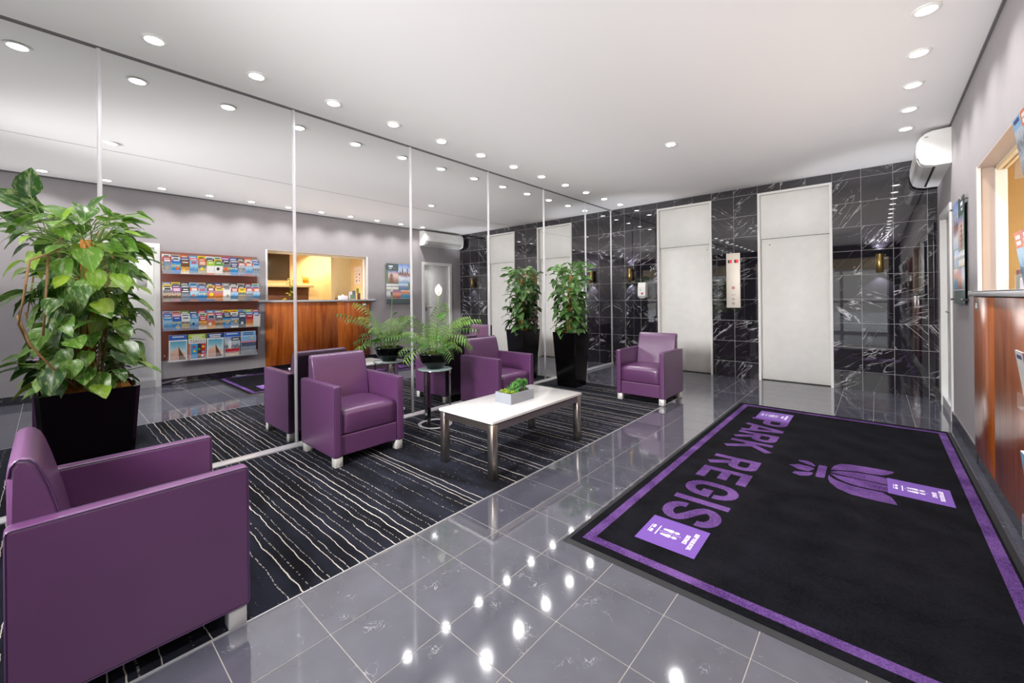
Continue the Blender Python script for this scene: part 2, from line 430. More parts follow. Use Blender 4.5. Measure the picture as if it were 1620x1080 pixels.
# ---- lift doors (structure door_1, door_2)
for k, (a, b) in enumerate(LX):
    d = structure(empty('door_%d' % (k + 1), ((a + b) / 2, L, 0)))
    w = (b - a) / 2; fr = MB()
    for sgn in (-1, 1): fr.box(min(sgn * w, sgn * (w - .028)), max(sgn * w, sgn * (w - .028)), -.012, .14, 0, LZ, 'frame_white')
    fr.box(-w + .028, w - .028, -.012, .14, LZ - .028, LZ, 'frame_white'); fr.build('door_frame', d)
    MB().rbox(-w + .0285, w - .0285, .055, .075, 1.985, LZ - .0285, .003, 'lift_white', 1).build('transom_panel', d)
    MB().rbox(-w + .0285, w - .0285, .085, .105, .006, 1.983, .003, 'lift_white', 1).build('door_leaf', d)
    MB().box(-w + .0285, w - .0285, -.001, .14, -.03, .0015, 'black_matt').build('sill', d)
    sx = (w - .09) if k == 0 else (-w + .13)
    MB().lathe([(0, 0), (.009, 0), (.009, .006), (0, .006)], (0, 0, 0), 'steel', 10).build('key_hole', d, (sx, .085, 1.90), (PI / 2, 0, 0))
structure(MB().box(.7, 3.3, L + .14, L + .2, 0, H, 'black_matt').build('wall_lift_shaft'))

# ---- right wall with door and counter openings
ND = (0.20, 1.058, 2.012)      # near door y0, y1, top
FD = (5.535, 6.385, 2.028)
OP = (2.40, 4.235, 1.19, 2.045)
wr = MB()
def wseg(y0, y1, z0, z1): wr.box(W, W + .13, y0, y1, z0, z1, 'grey_wall')
for y0, y1, ops in ((YB, ND[0], []), (ND[0], ND[1], [(0, ND[2])]), (ND[1], OP[0], []), (OP[0], OP[1], [(OP[2], OP[3])]), (OP[1], FD[0], []), (FD[0], FD[1], [(0, FD[2])]), (FD[1], L, [])):
    if not ops: wseg(y0, y1, 0, H)
    else:
        z0, z1 = ops[0]
        if z0 > 0: wseg(y0, y1, 0, z0)
        wseg(y0, y1, z1, H)
wr = structure(wr.build('wall_right'))

def leaf_door(name, y0, y1, zt, swing):
    d = structure(empty(name, (W, (y0 + y1) / 2, 0))); w = (y1 - y0) / 2; fr = MB(); t = .06
    for s in (-1, 1):
        fr.box(-.014, .12, min(s * w, s * (w - t)), max(s * w, s * (w - t)), 0, zt, 'frame_white')
    fr.box(-.014, .12, -w + t, w - t, zt - t, zt, 'frame_white'); fr.build('door_frame', d)
    MB().rbox(.035, .075, -w + t + .003, w - t - .003, .006, zt - t - .003, .003, 'white_paint', 1).build('door_leaf', d)
    hb = MB(); hy = swing * (w - t - .07)
    hb.rbox(.027, .035, hy - .022, hy + .022, .93, 1.09, .003, 'steel', 1)
    hb.tube([(.03, hy, 1.01), (-.015, hy, 1.01), (-.02, hy - swing * .02, 1.01), (-.02, hy - swing * .12, 1.01)], .008, 'steel')
    hb.build('handle', d)
    return d
dn = leaf_door('door_3', *ND, 1)
MB().rbox(.030, .0345, -.075, .02, .11, .24, .001, 'white_print', 1)
o = MB().rbox(.031, .035, .185, .293, 1.395, 1.535, .001, 'grey_plastic', 1).build('door_sign', dn); 
o = MB().box(.033, .035, -.02, .165, 1.40, 1.68, 'white_print').build('paper_notice', dn)
MB().box(.0335, .035, .0, .145, 1.63, 1.655, 'grey_plastic').build('notice_heading', dn)
MB().box(.030, .036, -.36, .36, .012, .145, 'silver').build('kick_plate', dn)
df = leaf_door('door_4', *FD, -1)

# ---- baseboard (black marble pieces) on the right wall
bb = structure(MB().box(W - .004, W, YB, L, .0, .098, 'grout_wall').build('baseboard_right'))
segs = [(YB, ND[0]), (ND[1], 2.385), (4.252, FD[0]), (FD[1], L)]
for a, b in segs:
    yy = a
    while yy < b - .02:
        e = min(yy + T, b); MB().box(-.010, 0, -(e - yy) / 2 + .0012, (e - yy) / 2 - .0012, 0, .096, 'marble').build('skirting_tile', bb, (W - .003, (yy + e) / 2, .002)); yy = e

# ---- entrance front behind the camera
wf = MB()
for a, b in ((0, .35), (1.45, 1.62), (W - .25, W + .13)): wf.box(a, b, YB - .12, YB, 0, H, 'black_matt')
wf.box(0, W, YB - .12, YB, 2.32, H, 'black_matt'); wf.box(.35, W - .25, YB - .10, YB - .02, 1.98, 2.32, 'cream')
wf = structure(wf.build('wall_front'))
for k, (a, b) in enumerate(((.35, 1.45), (1.62, 2.7), (2.7, W - .25))):
    wn_ = structure(empty('window_%d' % (k + 1), ((a + b) / 2, YB - .06, 0))); hw = (b - a) / 2
    f = MB()
    for s in (-1, 1): f.box(min(s * hw, s * (hw - .04)), max(s * hw, s * (hw - .04)), -.03, .03, 0, 1.98, 'silver')
    f.box(-hw + .04, hw - .04, -.03, .03, 0, .06, 'silver'); f.box(-hw + .04, hw - .04, -.03, .03, 1.93, 1.98, 'silver'); f.box(-hw + .04, hw - .04, -.02, .02, .95, 1.0, 'silver')
    f.build('window_frame', wn_); MB().box(-hw + .04, hw - .04, -.003, .003, .06, 1.93, 'pane').build('pane', wn_)
M['paving'] = plain('street_paving', '#a9a6a0', .9); M['render_wall'] = plain('street_render', '#b7b0a4', .9)
structure(MB().box(-8, 12, -13, YB - .12, -.14, -.02, 'paving').build('ground'))
st = MB().box(-8, 12, -13.3, -13, -.02, 4.5, 'render_wall'); st = structure(st.build('wall_street'))
lw = structure(MB().box(-4, 9, -6.2, -6.0, -.02, .55, 'white_paint').build('wall_parapet'))

# ================================================================== OFFICE behind the counter
of = MB(); ox0, ox1 = W + .13, 6.15; oy0, oy1 = 2.05, 5.3
of.box(ox0, ox1 + .6, oy0 - .1, oy0, 0, 2.5, 'cream')
of.box(ox1, ox1 + .1, oy0, 4.28, 0, 2.5, 'cream')
of.box(5.75, ox1 + .1, 4.28, 4.36, 0, 2.5, 'cream')         # pier whose end catches the lamp
of.box(ox1 + .5, ox1 + .6, 4.36, oy1, 0, 2.5, 'cream')
of.box(ox0, 5.50, 4.62, 4.72, 0, 2.5, 'cream')                # wall with notices
of.box(5.50, ox1 + .6, oy1, oy1 + .1, 0, 2.5, 'cream')
of = structure(of.build('wall_office'))
structure(MB().box(ox0, ox1 + .6, oy0, oy1, 2.40, 2.5, 'cream').build('ceiling_office'))
M['office_floor'] = plain('office_floor', '#6b5a48', .6)
structure(MB().box(ox0, ox1 + .6, oy0, oy1, -.1, -.004, 'office_floor').build('floor_office'))

def lamp_spot(name, loc, power, col, size, blend, rot=(0, 0, 0), r=.035, parent=None):
    l = bpy.data.lights.new(name, 'SPOT'); l.energy = power; l.color = col; l.spot_size = math.radians(size); l.spot_blend = blend; l.shadow_soft_size = r
    o = bpy.data.objects.new(name, l); C.objects.link(o); o.location = loc; o.rotation_euler = rot
    if parent: o.parent = parent
    return o
M['lamp_cool'] = emit('downlight_lens', '#ffffff', 14.0); M['lamp_warm'] = emit('office_lens', '#ffe2ae', 14.0)

# ================================================================== DOWNLIGHTS
def make_downlight():
    r = empty('downlight')
    MB().lathe([(.041, .002), (.045, -.006), (.058, -.006), (.062, -.001), (.062, .002)], (0, 0, 0), 'white_plastic', 28).build('trim_ring', r)
    MB().lathe([(0, -.0066), (.03, -.0065), (.0415, -.0060)], (0, 0, 0), 'lamp_cool', 24).build('lamp', r)
    return r
proto = make_downlight(); used = False
def downlight(x, y, label, group, power):
    global used
    o = proto if not used else copy_tree(proto); used = True
    o.location = (x, y, H - .003); tag(o, label, 'downlight', group)
    lamp_spot('downlight_beam', (0, 0, -.012), power, (1, .985, .98), 128, .9, parent=o)
for k in range(12):
    y = .429 + .5375 * (11 - k)
    downlight(.338, y, 'unseen white downlight along the mirrors, %s from the black marble wall' % ORD[k], 'downlights along the mirror wall', DOWNLIGHT_W)
for k in range(6): downlight(.338, .429 - .5375 * (k + 1), 'unseen white downlight along the mirrors, %s from the black marble wall' % ORD[12 + k], 'downlights along the mirror wall', DOWNLIGHT_W)  # unseen end of the row; rearmost ones added to brighten the entrance
for k in range(16):  # rearmost ones are unseen, added to light the entrance end
    y = 5.344 - .5375 * k
    downlight(3.742, y, 'recessed white downlight over the grey wall, %s from the white air conditioner' % ORD[k], 'downlights along the grey wall', DOWNLIGHT_W)
downlight(1.97, 4.22, 'lone recessed downlight in mid ceiling, out from the lift doors', None, DOWNLIGHT_W)
downlight(2.03, .42, 'lone recessed downlight in mid ceiling, above the nearest armchair side', None, DOWNLIGHT_W)
ol = empty('office_downlight', (5.95, 4.14, 2.395)); tag(ol, 'warm downlight in the office ceiling behind the reception counter', 'downlight')
MB().lathe([(.041, .002), (.045, -.006), (.058, -.006), (.062, -.001)], (0, 0, 0), 'white_plastic', 20).build('trim_ring', ol)
MB().lathe([(0, -.002), (.042, .001)], (0, 0, 0), 'lamp_warm', 16).build('lamp', ol)
lamp_spot('office_beam', (0, 0, -.01), 110, (1, .78, .46), 120, .8, parent=ol)
ol2 = empty('office_downlight', (5.0, 3.1, 2.395)); tag(ol2, 'warm downlight in the office ceiling nearest the counter opening', 'downlight')
MB().lathe([(.041, .002), (.045, -.006), (.058, -.006), (.062, -.001)], (0, 0, 0), 'white_plastic', 20).build('trim_ring', ol2)
MB().lathe([(0, -.002), (.042, .001)], (0, 0, 0), 'lamp_warm', 16).build('lamp', ol2)
lamp_spot('office_beam', (0, 0, -.01), 135, (1, .80, .50), 165, .8, parent=ol2)

# ================================================================== CARPET and ENTRANCE MAT
cp = MB().box(.023, CX1 - .002, YB, CY1 - .002, -.003, .004, 'carpet').build('striped_carpet')
tag(cp, 'black fitted carpet with thin wavy white stripes, laid in front of the mirrors', 'carpet')
eg = MB().box(CX1 - .004, CX1 + .001, YB, CY1, -.003, .0042, 'silver'); eg.box(.023, CX1, CY1 - .002, CY1 + .002, -.003, .0042, 'silver'); eg.build('edge_strip', cp)

mat = empty('entrance_mat', ((RX0 + RX1) / 2, (RY0 + RY1) / 2, 0)); mo = Vector(mat.location)
tag(mat, 'large black entrance mat with purple border, emblem and lettering by the reception counter', 'mat')
mb_ = MB(); e = .028
mb_.mesh([(RX0, RY0, .001), (RX1, RY0, .001), (RX1, RY1, .001), (RX0, RY1, .001), (RX0 + e, RY0 + e, .008), (RX1 - e, RY0 + e, .008), (RX1 - e, RY1 - e, .008), (RX0 + e, RY1 - e, .008)],
         [(0, 1, 5, 4), (1, 2, 6, 5), (2, 3, 7, 6), (3, 0, 4, 7), (3, 2, 1, 0)], 'rubber')
o = mb_.build('rubber_edge', mat); o.location = -mo
o = MB().box(RX0 + e, RX1 - e, RY0 + e, RY1 - e, .004, .010, 'mat_black').build('pile', mat); o.location = -mo
bs = MB(); bx0, bx1, by0, by1, bw = 2.440, 3.953, 1.728, 5.005, .048; z0, z1 = .0095, .0108
bs.box(bx0, bx0 + bw, by0, by1, z0, z1, 'mat_purple'); bs.box(bx1 - bw, bx1, by0, by1, z0, z1, 'mat_purple')
bs.box(bx0 + bw, bx1 - bw, by0, by0 + bw, z0, z1, 'mat_purple'); bs.box(bx0 + bw, bx1 - bw, by1 - bw, by1, z0, z1, 'mat_purple')
o = bs.build('border_stripe', mat); o.location = -mo

def arc(cx, cy, rx, ry, a0, a1, n=8):
    return [(cx + rx * math.cos(math.radians(a0 + (a1 - a0) * i / n)), cy + ry * math.sin(math.radians(a0 + (a1 - a0) * i / n))) for i in range(n + 1)]
def bez(a, b, c, d, n):
    A, B_, C_, D_ = map(Vector, (a, b, c, d)); return [tuple(A * (1 - t) ** 3 + B_ * 3 * t * (1 - t) ** 2 + C_ * 3 * t * t * (1 - t) + D_ * t ** 3) for t in (i / n for i in range(n + 1))]
def stroke(mbx, pts, wd, tf, mat):
    """flat ribbon of width wd along pts in letter space, tf maps (u, v) to world"""
    P = []
    for p in pts:
        if not P or (Vector(p) - P[-1]).length > 1e-4: P.append(Vector(p))
    n = len(P); Ls = []; Rs = []
    for i in range(n):
        if i == 0: d = P[1] - P[0]
        elif i == n - 1: d = P[-1] - P[-2]
        else: d = (P[i] - P[i - 1]).normalized() + (P[i + 1] - P[i]).normalized()
        d.normalize(); nr = Vector((-d.y, d.x)); k = 1.0
        if 0 < i < n - 1:
            c = nr.dot(Vector((-(P[i] - P[i - 1]).normalized().y, (P[i] - P[i - 1]).normalized().x))); k = 1 / max(c, .5)
        Ls.append(P[i] + nr * wd / 2 * k); Rs.append(P[i] - nr * wd / 2 * k)
    vs = [tf(p, .0112) for p in Ls] + [tf(p, .0112) for p in Rs]
    mbx.mesh(vs, [(i, i + 1, n + i + 1, n + i) for i in range(n - 1)], mat)
s_, h_ = .056, .293
def letters():
    b = s_ / 2
    D = {}
    def R_(w): return [[(b, 0), (b, h_)], [(b, h_ - b)] + [(w - .075, h_ - b)] + arc(w - .075, h_ * .70, .075 - b, h_ * .30 - b, 90, -90, 8) + [(b, h_ * .40 + b)], [(w * .48, h_ * .42), (w - b - .004, 0)]]
    D['P'] = (.215, lambda w: [[(b, 0), (b, h_)], [(b, h_ - b), (w - .075, h_ - b)] + arc(w - .075, h_ * .68, .075 - b, h_ * .32 - b, 90, -90, 8) + [(b, h_ * .36 + b)]])
    D['A'] = (.27, lambda w: [[(b - .0, 0), (w / 2 - .005, h_)], [(w - b, 0), (w / 2 + .005, h_)], [(w * .24, h_ * .27), (w * .76, h_ * .27)]])
    D['R'] = (.22, R_)
    D['K'] = (.235, lambda w: [[(b, 0), (b, h_)], [(b + .01, h_ * .38), (w - b - .005, h_)], [(w * .38, h_ * .56), (w - b, 0)]])
    D['E'] = (.205, lambda w: [[(b, 0), (b, h_)], [(b, h_ - b), (w, h_ - b)], [(b, h_ / 2 + .004), (w * .88, h_ / 2 + .004)], [(b, b), (w, b)]])
    D['G'] = (.22, lambda w: [[(w - b, h_ * .60)] + arc(w / 2, h_ - .11, w / 2 - b, .11 - b, 0, 180, 10) + arc(w / 2, .11, w / 2 - b, .11 - b, 180, 360, 10) + [(w - b, h_ * .48)], [(w - b + b, h_ * .45), (w * .52, h_ * .45)]])
    D['I'] = (.058, lambda w: [[(b, 0), (b, h_)]])
    D['S'] = (.215, lambda w: [[(w - b, h_ * .655)] + arc(w / 2, h_ - .085, w / 2 - b, .085 - b, 0, 180, 12) + bez((b, h_ - .085), (b, h_ * .54), (w - b, h_ * .46), (w - b, .085), 10) + arc(w / 2, .085, w / 2 - b, .085 - b, 0, -180, 12) + [(b, h_ * .345)]])
    return D
LT = letters()
for ch, y0 in (('P', 4.525), ('A', 4.300), ('R', 4.015), ('K', 3.750), ('R', 3.305), ('E', 3.030), ('G', 2.765), ('I', 2.492), ('S', 2.400)):
    w, fn = LT[ch]; q = MB()
    for i, st_ in enumerate(fn(w)):
        stroke(q, st_, s_, lambda p, z, i=i: (2.622 + p[1], y0 - p[0], z + i * .00012), 'mat_purple')
    o = q.build('letter', mat); o.location = -mo; o['label'] = 'purple letter %s' % ch
em = [[(3.101, 3.541), (3.142, 3.558), (3.178, 3.537), (3.203, 3.491), (3.200, 3.468), (3.15, 3.488), (3.104, 3.517)],
      [(3.059, 3.404), (3.111, 3.452), (3.166, 3.452), (3.201, 3.432), (3.199, 3.403), (3.177, 3.352), (3.123, 3.351), (3.09, 3.38)],
      [(3.1, 3.255), (3.105, 3.293), (3.155, 3.324), (3.2, 3.346), (3.202, 3.31), (3.188, 3.269), (3.145, 3.236)],
      [(3.218, 3.515), (3.226, 3.524), (3.258, 3.526), (3.265, 3.518), (3.267, 3.297), (3.260, 3.288), (3.226, 3.281), (3.219, 3.288)],
      [(3.287, 3.474), (3.29, 3.52), (3.3, 3.575), (3.327, 3.637), (3.382, 3.666), (3.45, 3.68), (3.52, 3.692), (3.602, 3.693), (3.598, 3.66), (3.575, 3.615), (3.545, 3.577), (3.48, 3.556), (3.424, 3.55), (3.33, 3.505)],
      [(3.285, 3.430), (3.32, 3.482), (3.425, 3.530), (3.50, 3.540), (3.575, 3.537), (3.572, 3.419), (3.5, 3.414), (3.428, 3.414), (3.354, 3.418)],
      [(3.285, 3.405), (3.325, 3.398), (3.392, 3.402), (3.572, 3.402), (3.572, 3.291), (3.5, 3.283), (3.431, 3.280), (3.37, 3.302), (3.33, 3.335)],
      [(3.283, 3.370), (3.30, 3.33), (3.33, 3.297), (3.397, 3.264), (3.47, 3.262), (3.542, 3.268), (3.58, 3.222), (3.595, 3.17), (3.604, 3.120), (3.5, 3.112), (3.402, 3.119), (3.338, 3.163), (3.298, 3.235), (3.284, 3.30)]]
for pts in em:
    q = MB(); q.poly([(x, y, .0112) for x, y in pts], 'mat_purple'); o = q.build('emblem_petal', mat); o.location = -mo
q = MB()
for pts in ([(3.345, 3.605), (3.42, 3.607), (3.34, 3.611)], [(3.35, 3.205), (3.44, 3.195), (3.40, 3.204)], [(3.14, 3.405), (3.195, 3.415), (3.16, 3.413)]):
    q.poly([(x, y, .01135) for x, y in pts], 'mat_black')
o = q.build('emblem_notch', mat); o.location = -mo

def sticker(x0, x1, y0, y1, rz, label):
    c = ((x0 + x1) / 2, (y0 + y1) / 2, .0118); r = empty('distance_sticker', c, rz); tag(r, label, 'floor sticker', 'distancing stickers on the mat')
    hx, hy = (x1 - x0) / 2, (y1 - y0) / 2
    MB().box(-hx, hx, -hy, hy, 0, .0008, 'purple_print').build('sheet', r)
    z = .0012
    mt = Matrix.Translation((hx * .68, 0, z)) @ Matrix.Rotation(-PI / 2, 4, 'Z')
    text_mesh('KEEP YOUR SOCIAL', .027, 'white_print', mt, 'heading', r, sx=.66, bold=.0007)
    mt = Matrix.Translation((hx * .46, 0, z)) @ Matrix.Rotation(-PI / 2, 4, 'Z')
    text_mesh('DISTANCE', .027, 'white_print', mt, 'heading', r, sx=.66, bold=.0007)
    for s in (-1, 1):
        f = MB(); yc = s * .024
        f.poly([(px, yc + s * py, z) for px, py in ((-.048, -.007), (-.052, -.003), (-.052, .005), (-.044, .008), (-.028, .011), (-.012, .014), (-.004, .011), (-.001, 0), (-.004, -.011), (-.013, -.014), (-.030, -.008))], 'white_print')
        f.poly([(.014 + .013 * math.cos(t * PI / 6), yc + .0105 * math.sin(t * PI / 6), z) for t in range(12)], 'white_print')
        f.build('shoe_print', r)
    d = MB()
    for k in range(10): d.box(-.062 + k * .0105, -.056 + k * .0105, -.0015, .0015, z - .0003, z, 'white_print')
    d.build('dashed_line', r)
    d = MB().box(-.074, -.069, -.045, .045, z - .0003, z, 'white_print')
    d.box(-.104, -.092, -.036, -.006, z - .0003, z, 'white_print'); d.box(-.104, -.092, .010, .040, z - .0003, z, 'white_print'); d.box(-.112, -.109, -.036, .038, z - .0003, z, 'white_print')
    d.build('small_print', r)
    return r
sticker(2.628, 2.906, 1.897, 2.158, .02, 'purple distancing sticker with shoe prints below the final S on the black mat')
sticker(2.640, 2.912, 4.520, 4.822, 0, 'purple distancing sticker with shoe prints at the lift end, above the letter P')
sticker(3.567, 3.842, 3.278, 3.545, .0, 'purple distancing sticker with shoe prints at the tip of the flower emblem')

# ================================================================== ARMCHAIRS
CWD, CDP = .56, .57
def make_chair():
    r = empty('armchair'); hw = CWD / 2; t = .052
    for s in (-1, 1):
        a, b = sorted((s * hw, s * (hw - t)))
        arm = MB().rbox(a, b, 0, CDP, .07, .572, .012, 'leather').build('armrest', r, wn=True)
        for xx in (a + .0008, b - .0008):
            rr = .012; pts = []
            for cy, cz, a0 in ((CDP - rr - .002, .572 - rr - .002, 0), (rr + .002, .572 - rr - .002, 90), (rr + .002, .07 + rr + .002, 180), (CDP - rr - .002, .07 + rr + .002, 270)):
                pts += [(xx, cy + (rr - .001) * math.cos(math.radians(a0 + q * 30)), cz + (rr - .001) * math.sin(math.radians(a0 + q * 30))) for q in range(4)]
            # seam runs 10 mm in from the edge of the side face
            MB().tube([(xx - math.copysign(.001, 0) , p[1], p[2]) for p in pts], .0022, 'piping', 5, True).build('piping', arm)
    i = hw - t - .001
    MB().rbox(-i, i, .03, CDP - .012, .072, .218, .010, 'leather').build('front_panel', r, wn=True)
    # seat cushion with a soft crown
    bm = bmesh.new(); bmesh.ops.create_grid(bm, x_segments=8, y_segments=8, size=1)
    top = []
    bm.free()
    q = MB(); NX, NY = 8, 12; prof = []
    x0, x1, y0, y1, zb, zt = -i, i, .075, CDP - .006, .222, .392
    sec = []                                     # y-z section of the cushion, back bottom to front bottom
    sec += [(y0, zb), (y0, zt - .02), (y0 + .03, zt - .004)]
    for k in range(1, 6): sec.append((y0 + .03 + (y1 - .055 - y0 - .03) * k / 6, zt + .006 * math.sin(PI * k / 6)))
    for k in range(0, 7): a = PI / 2 * (1 - k / 6); sec.append((y1 - .042 + .042 * math.cos(a), zt - .042 + .042 * math.sin(a)))
    sec += [(y1, zb + .014), (y1 - .008, zb)]
    ns = len(sec); vs = []; fs = []
    for ix in range(NX + 1):
        u = ix / NX; x = x0 + (x1 - x0) * u; e = min(u, 1 - u) * 2; dz = .010 * (1 - (1 - e) ** 3); ins = .010 * (1 if ix in (0, NX) else 0)
        for (yy, zz) in sec:
            k = (zz - zb) / (zt - zb); vs.append((x, yy - (ins if yy > y1 - .05 else 0), zz - ins * .8 * k + dz * max(0, k - .5) * 2 * .6))
    for ix in range(NX):
        for k in range(ns):
            k2 = (k + 1) % ns; fs.append((ix * ns + k, ix * ns + k2, (ix + 1) * ns + k2, (ix + 1) * ns + k))
    fs += [tuple(range(ns)), tuple(NX * ns + k for k in range(ns))[::-1]]
    q.mesh(vs, fs, 'leather', True); q.build('seat_cushion', r)
    # backrest
    sec = [(.004, .075), (.004, .70), (.007, .727), (.016, .741), (.032, .746), (.050, .741), (.064, .725), (.074, .700), (.088, .650), (.102, .59), (.118, .52), (.140, .41), (.150, .37), (.150, .30), (.05, .075)]
    ns = len(sec); vs = []; fs = []; xs = [-i + .002, -i + .005, -i + .014, -i * .5, 0, i * .5, i - .014, i - .005, i - .002]
    for ix, x in enumerate(xs):
        ins = {0: .012, 1: .004, 2: .0, 3: 0, 4: 0}[min(ix, len(xs) - 1 - ix)]
        for (yy, zz) in sec:
            c = Vector((.05, 0)); y2 = yy + (ins if yy < .03 else -ins) * (1 if zz > .3 else 0); z2 = zz - (ins if zz > .68 else 0)
            vs.append((x, y2, z2))
    for ix in range(len(xs) - 1):
        for k in range(ns):
            k2 = (k + 1) % ns; fs.append((ix * ns + k, ix * ns + k2, (ix + 1) * ns + k2, (ix + 1) * ns + k))
    q = MB(); q.mesh(vs, fs, 'leather', True)
    for ix in (0, len(xs) - 1):
        q.poly([vs[ix * ns + k] for k in range(ns)][::(1 if ix else -1)], 'leather')
    back = q.build('backrest', r, wn=True)
    for s in (-1, 1):
        pp = [(s * (i - .003), y, z) for y, z in sec[1:-3]]
        MB().tube([(p[0], p[1] + (.004 if p[1] < .03 else -.004), p[2] - (.004 if p[2] > .68 else 0)) for p in pp], .002, 'piping', 5).build('piping', back)
    for sx in (-1, 1):
        for yy in (.010, CDP - .066):
            MB().rbox(min(sx * (hw - .008), sx * (hw - .064)), max(sx * (hw - .008), sx * (hw - .064)), yy, yy + .056, 0, .0705, .002, 'alu', 1).build('leg', r)
    return r
ch = make_chair()
ch.location = (1.518, -.083, .0046); tag(ch, 'purple leather armchair closest to the camera, seen side on beside the square planter', 'armchair', 'purple armchairs')
for (x, y, rz, lb) in ((.128, 1.597, -PI / 2, 'purple leather armchair backing onto the mirrors, near the end of the white coffee table'),
                       (.128, 3.255, -PI / 2, 'purple leather armchair backing onto the mirrors behind the glass side table'),
                       (1.532, 4.952, PI, 'purple leather armchair at the far carpet edge in front of the lifts')):
    c = copy_tree(ch); c.location = (x, y, .0046); c.rotation_euler = (0, 0, rz); tag(c, lb, 'armchair', 'purple armchairs')

# ================================================================== COFFEE TABLE, SIDE TABLE
ct = empty('coffee_table', (1.409, 2.413, .0046)); tag(ct, 'low rectangular coffee table with white stone top on a brushed steel frame', 'table')
hx, hy = .272, .532
MB().rbox(-hx, hx, -hy, hy, .368, .388, .002, 'quartz', 2).build('table_top', ct)
fr = MB(); b = .048; g = .006
for s in (-1, 1):
    fr.box(-hx + g + b, hx - g - b, *sorted((s * (hy - g), s * (hy - g - .022))), .318, .361, 'steel')
    fr.box(*sorted((s * (hx - g), s * (hx - g - .022))), -hy + g + b, hy - g - b, .318, .361, 'steel')
fr.box(-hx + .03, hx - .03, -hy + .03, hy - .03, .361, .3675, 'black_matt')
fr.build('frame_rail', ct)
for sx in (-1, 1):
    for sy in (-1, 1):
        MB().rbox(*sorted((sx * (hx - g), sx * (hx - g - b))), *sorted((sy * (hy - g), sy * (hy - g - b))), 0, .3605, .0015, 'steel', 1).build('leg', ct)

sp = empty('side_table', (.392, 2.425, .0046)); tag(sp, 'round glass side table on a chrome ring base between two purple armchairs', 'table')
MB().lathe([(.132, 0), (.160, 0), (.160, .007), (.132, .007), (.132, 0)], (0, 0, 0), 'silver', 36).build('ring_base', sp)
for a in (-60, 60, 180):
    q = MB().box(-.006, .006, -.015, .015, .006, .515, 'chrome'); q.build('leg', sp, (.143 * math.cos(math.radians(a)), .143 * math.sin(math.radians(a)), 0), (0, 0, math.radians(a)))
MB().lathe([(0, .516), (.156, .516), (.158, .518), (.158, .523), (.156, .525), (0, .525)], (0, 0, 0), 'glass', 40).build('glass_top', sp)
MB().lathe([(.1585, .516), (.163, .516), (.163, .524), (.1585, .524), (.1585, .516)], (0, 0, 0), 'chrome', 40).build('rim', sp)

# ================================================================== PLANTS
def leaf_obj(name, mat, seed, asp=1.0, fold=.10, curl=.25):
    rng = random.Random(seed)
    t = [0, .10, .25, .42, .60, .78, .92, 1.0]; w = [.25, .39, .44, .42, .34, .21, .085, 0]
    q = MB(); vs = []; fs = []
    def P(x, y): return (x * asp, y, abs(x) * fold * 2 - curl * y * y + .02 * math.sin(7 * y + seed) * (1 if x > 0 else -1))
    for tt, ww in zip(t, w):
        k = ww * (1 + rng.uniform(-.05, .05)); vs += [P(-k, tt), P(-k * .5, tt + (.0)), P(0, tt), P(k * .5, tt), P(k, tt)]
    for i in range(len(t) - 1):
        for k in range(4): fs.append((i * 5 + k, i * 5 + k + 1, (i + 1) * 5 + k + 1, (i + 1) * 5 + k))
    b = len(vs); vs += [P(-.15, -.09), P(.15, -.09)]
    fs += [(b, 2, 1, 0), (2, b + 1, 4, 3)]
    q.mesh(vs, fs, mat, True); o = q.build(name); return o
def orient(d, nrm):
    y = d.normalized(); x = y.cross(nrm)
    if x.length < 1e-4: x = y.cross(Vector((1, 0, 0)))
    x.normalize(); z = x.cross(y); return Matrix((x, y, z)).transposed().to_4x4()
def place_leaf(proto, first, parent, base, d, nrm, size):
    o = proto if first else share(proto)
    o.parent = parent
    o.matrix_local = Matrix.Translation(base) @ orient(d, nrm) @ Matrix.Scale(size, 4); return o
def square_planter(r, top, bot, h):
    q = MB(); a, b = top / 2, bot / 2; k = a - .014; ch = .16
    def ring(s, z): c = s * .09; return [(-s + c, -s, z), (s - c, -s, z), (s, -s + c, z), (s, s - c, z), (s - c, s, z), (-s + c, s, z), (-s, s - c, z), (-s, -s + c, z)]
    R0, R1, R2, R3 = ring(b, 0), ring(a, h), ring(k, h), ring(k * .98, h - .05)
    vs = R0 + R1 + R2 + R3; fs = []
    for lv in range(3):
        for i in range(8): j = (i + 1) % 8; fs.append((lv * 8 + i, lv * 8 + j, lv * 8 + 8 + j, lv * 8 + 8 + i))
    fs += [tuple(range(8))[::-1], tuple(range(24, 32))]
    q.mesh(vs, fs, 'black_gloss'); q.build('planter', r)
def mulch(r, half, z, mat, amp, seed):
    rng = random.Random(seed); N = 16; vs = []; fs = []
    for i in range(N + 1):
        for j in range(N + 1):
            u, v = i / N * 2 - 1, j / N * 2 - 1; e = (1 - u ** 6) * (1 - v ** 6)
            vs.append((u * half, v * half, z + amp * e * (.55 + .45 * math.sin(5 * u + seed) * math.cos(4 * v)) + rng.uniform(-.010, .012) * (e > .05)))
    for i in range(N):
        for j in range(N): fs.append((i * (N + 1) + j, (i + 1) * (N + 1) + j, (i + 1) * (N + 1) + j + 1, i * (N + 1) + j + 1))
    q = MB(); q.mesh(vs, fs, mat, True)
    for k in range(160):      # loose fibres
        x, y = rng.uniform(-half, half) * .9, rng.uniform(-half, half) * .9; a = rng.uniform(0, 6.3); l = rng.uniform(.02, .05); zz = z + amp * .7
        q.tube([(x, y, zz), (x + l * .5 * math.cos(a), y + l * .5 * math.sin(a), zz + rng.uniform(.008, .022)), (x + l * math.cos(a + .4), y + l * math.sin(a + .4), zz)], .0012, mat, 3)
    q.build('coir_mulch' if mat == 'coir' else 'soil', r)

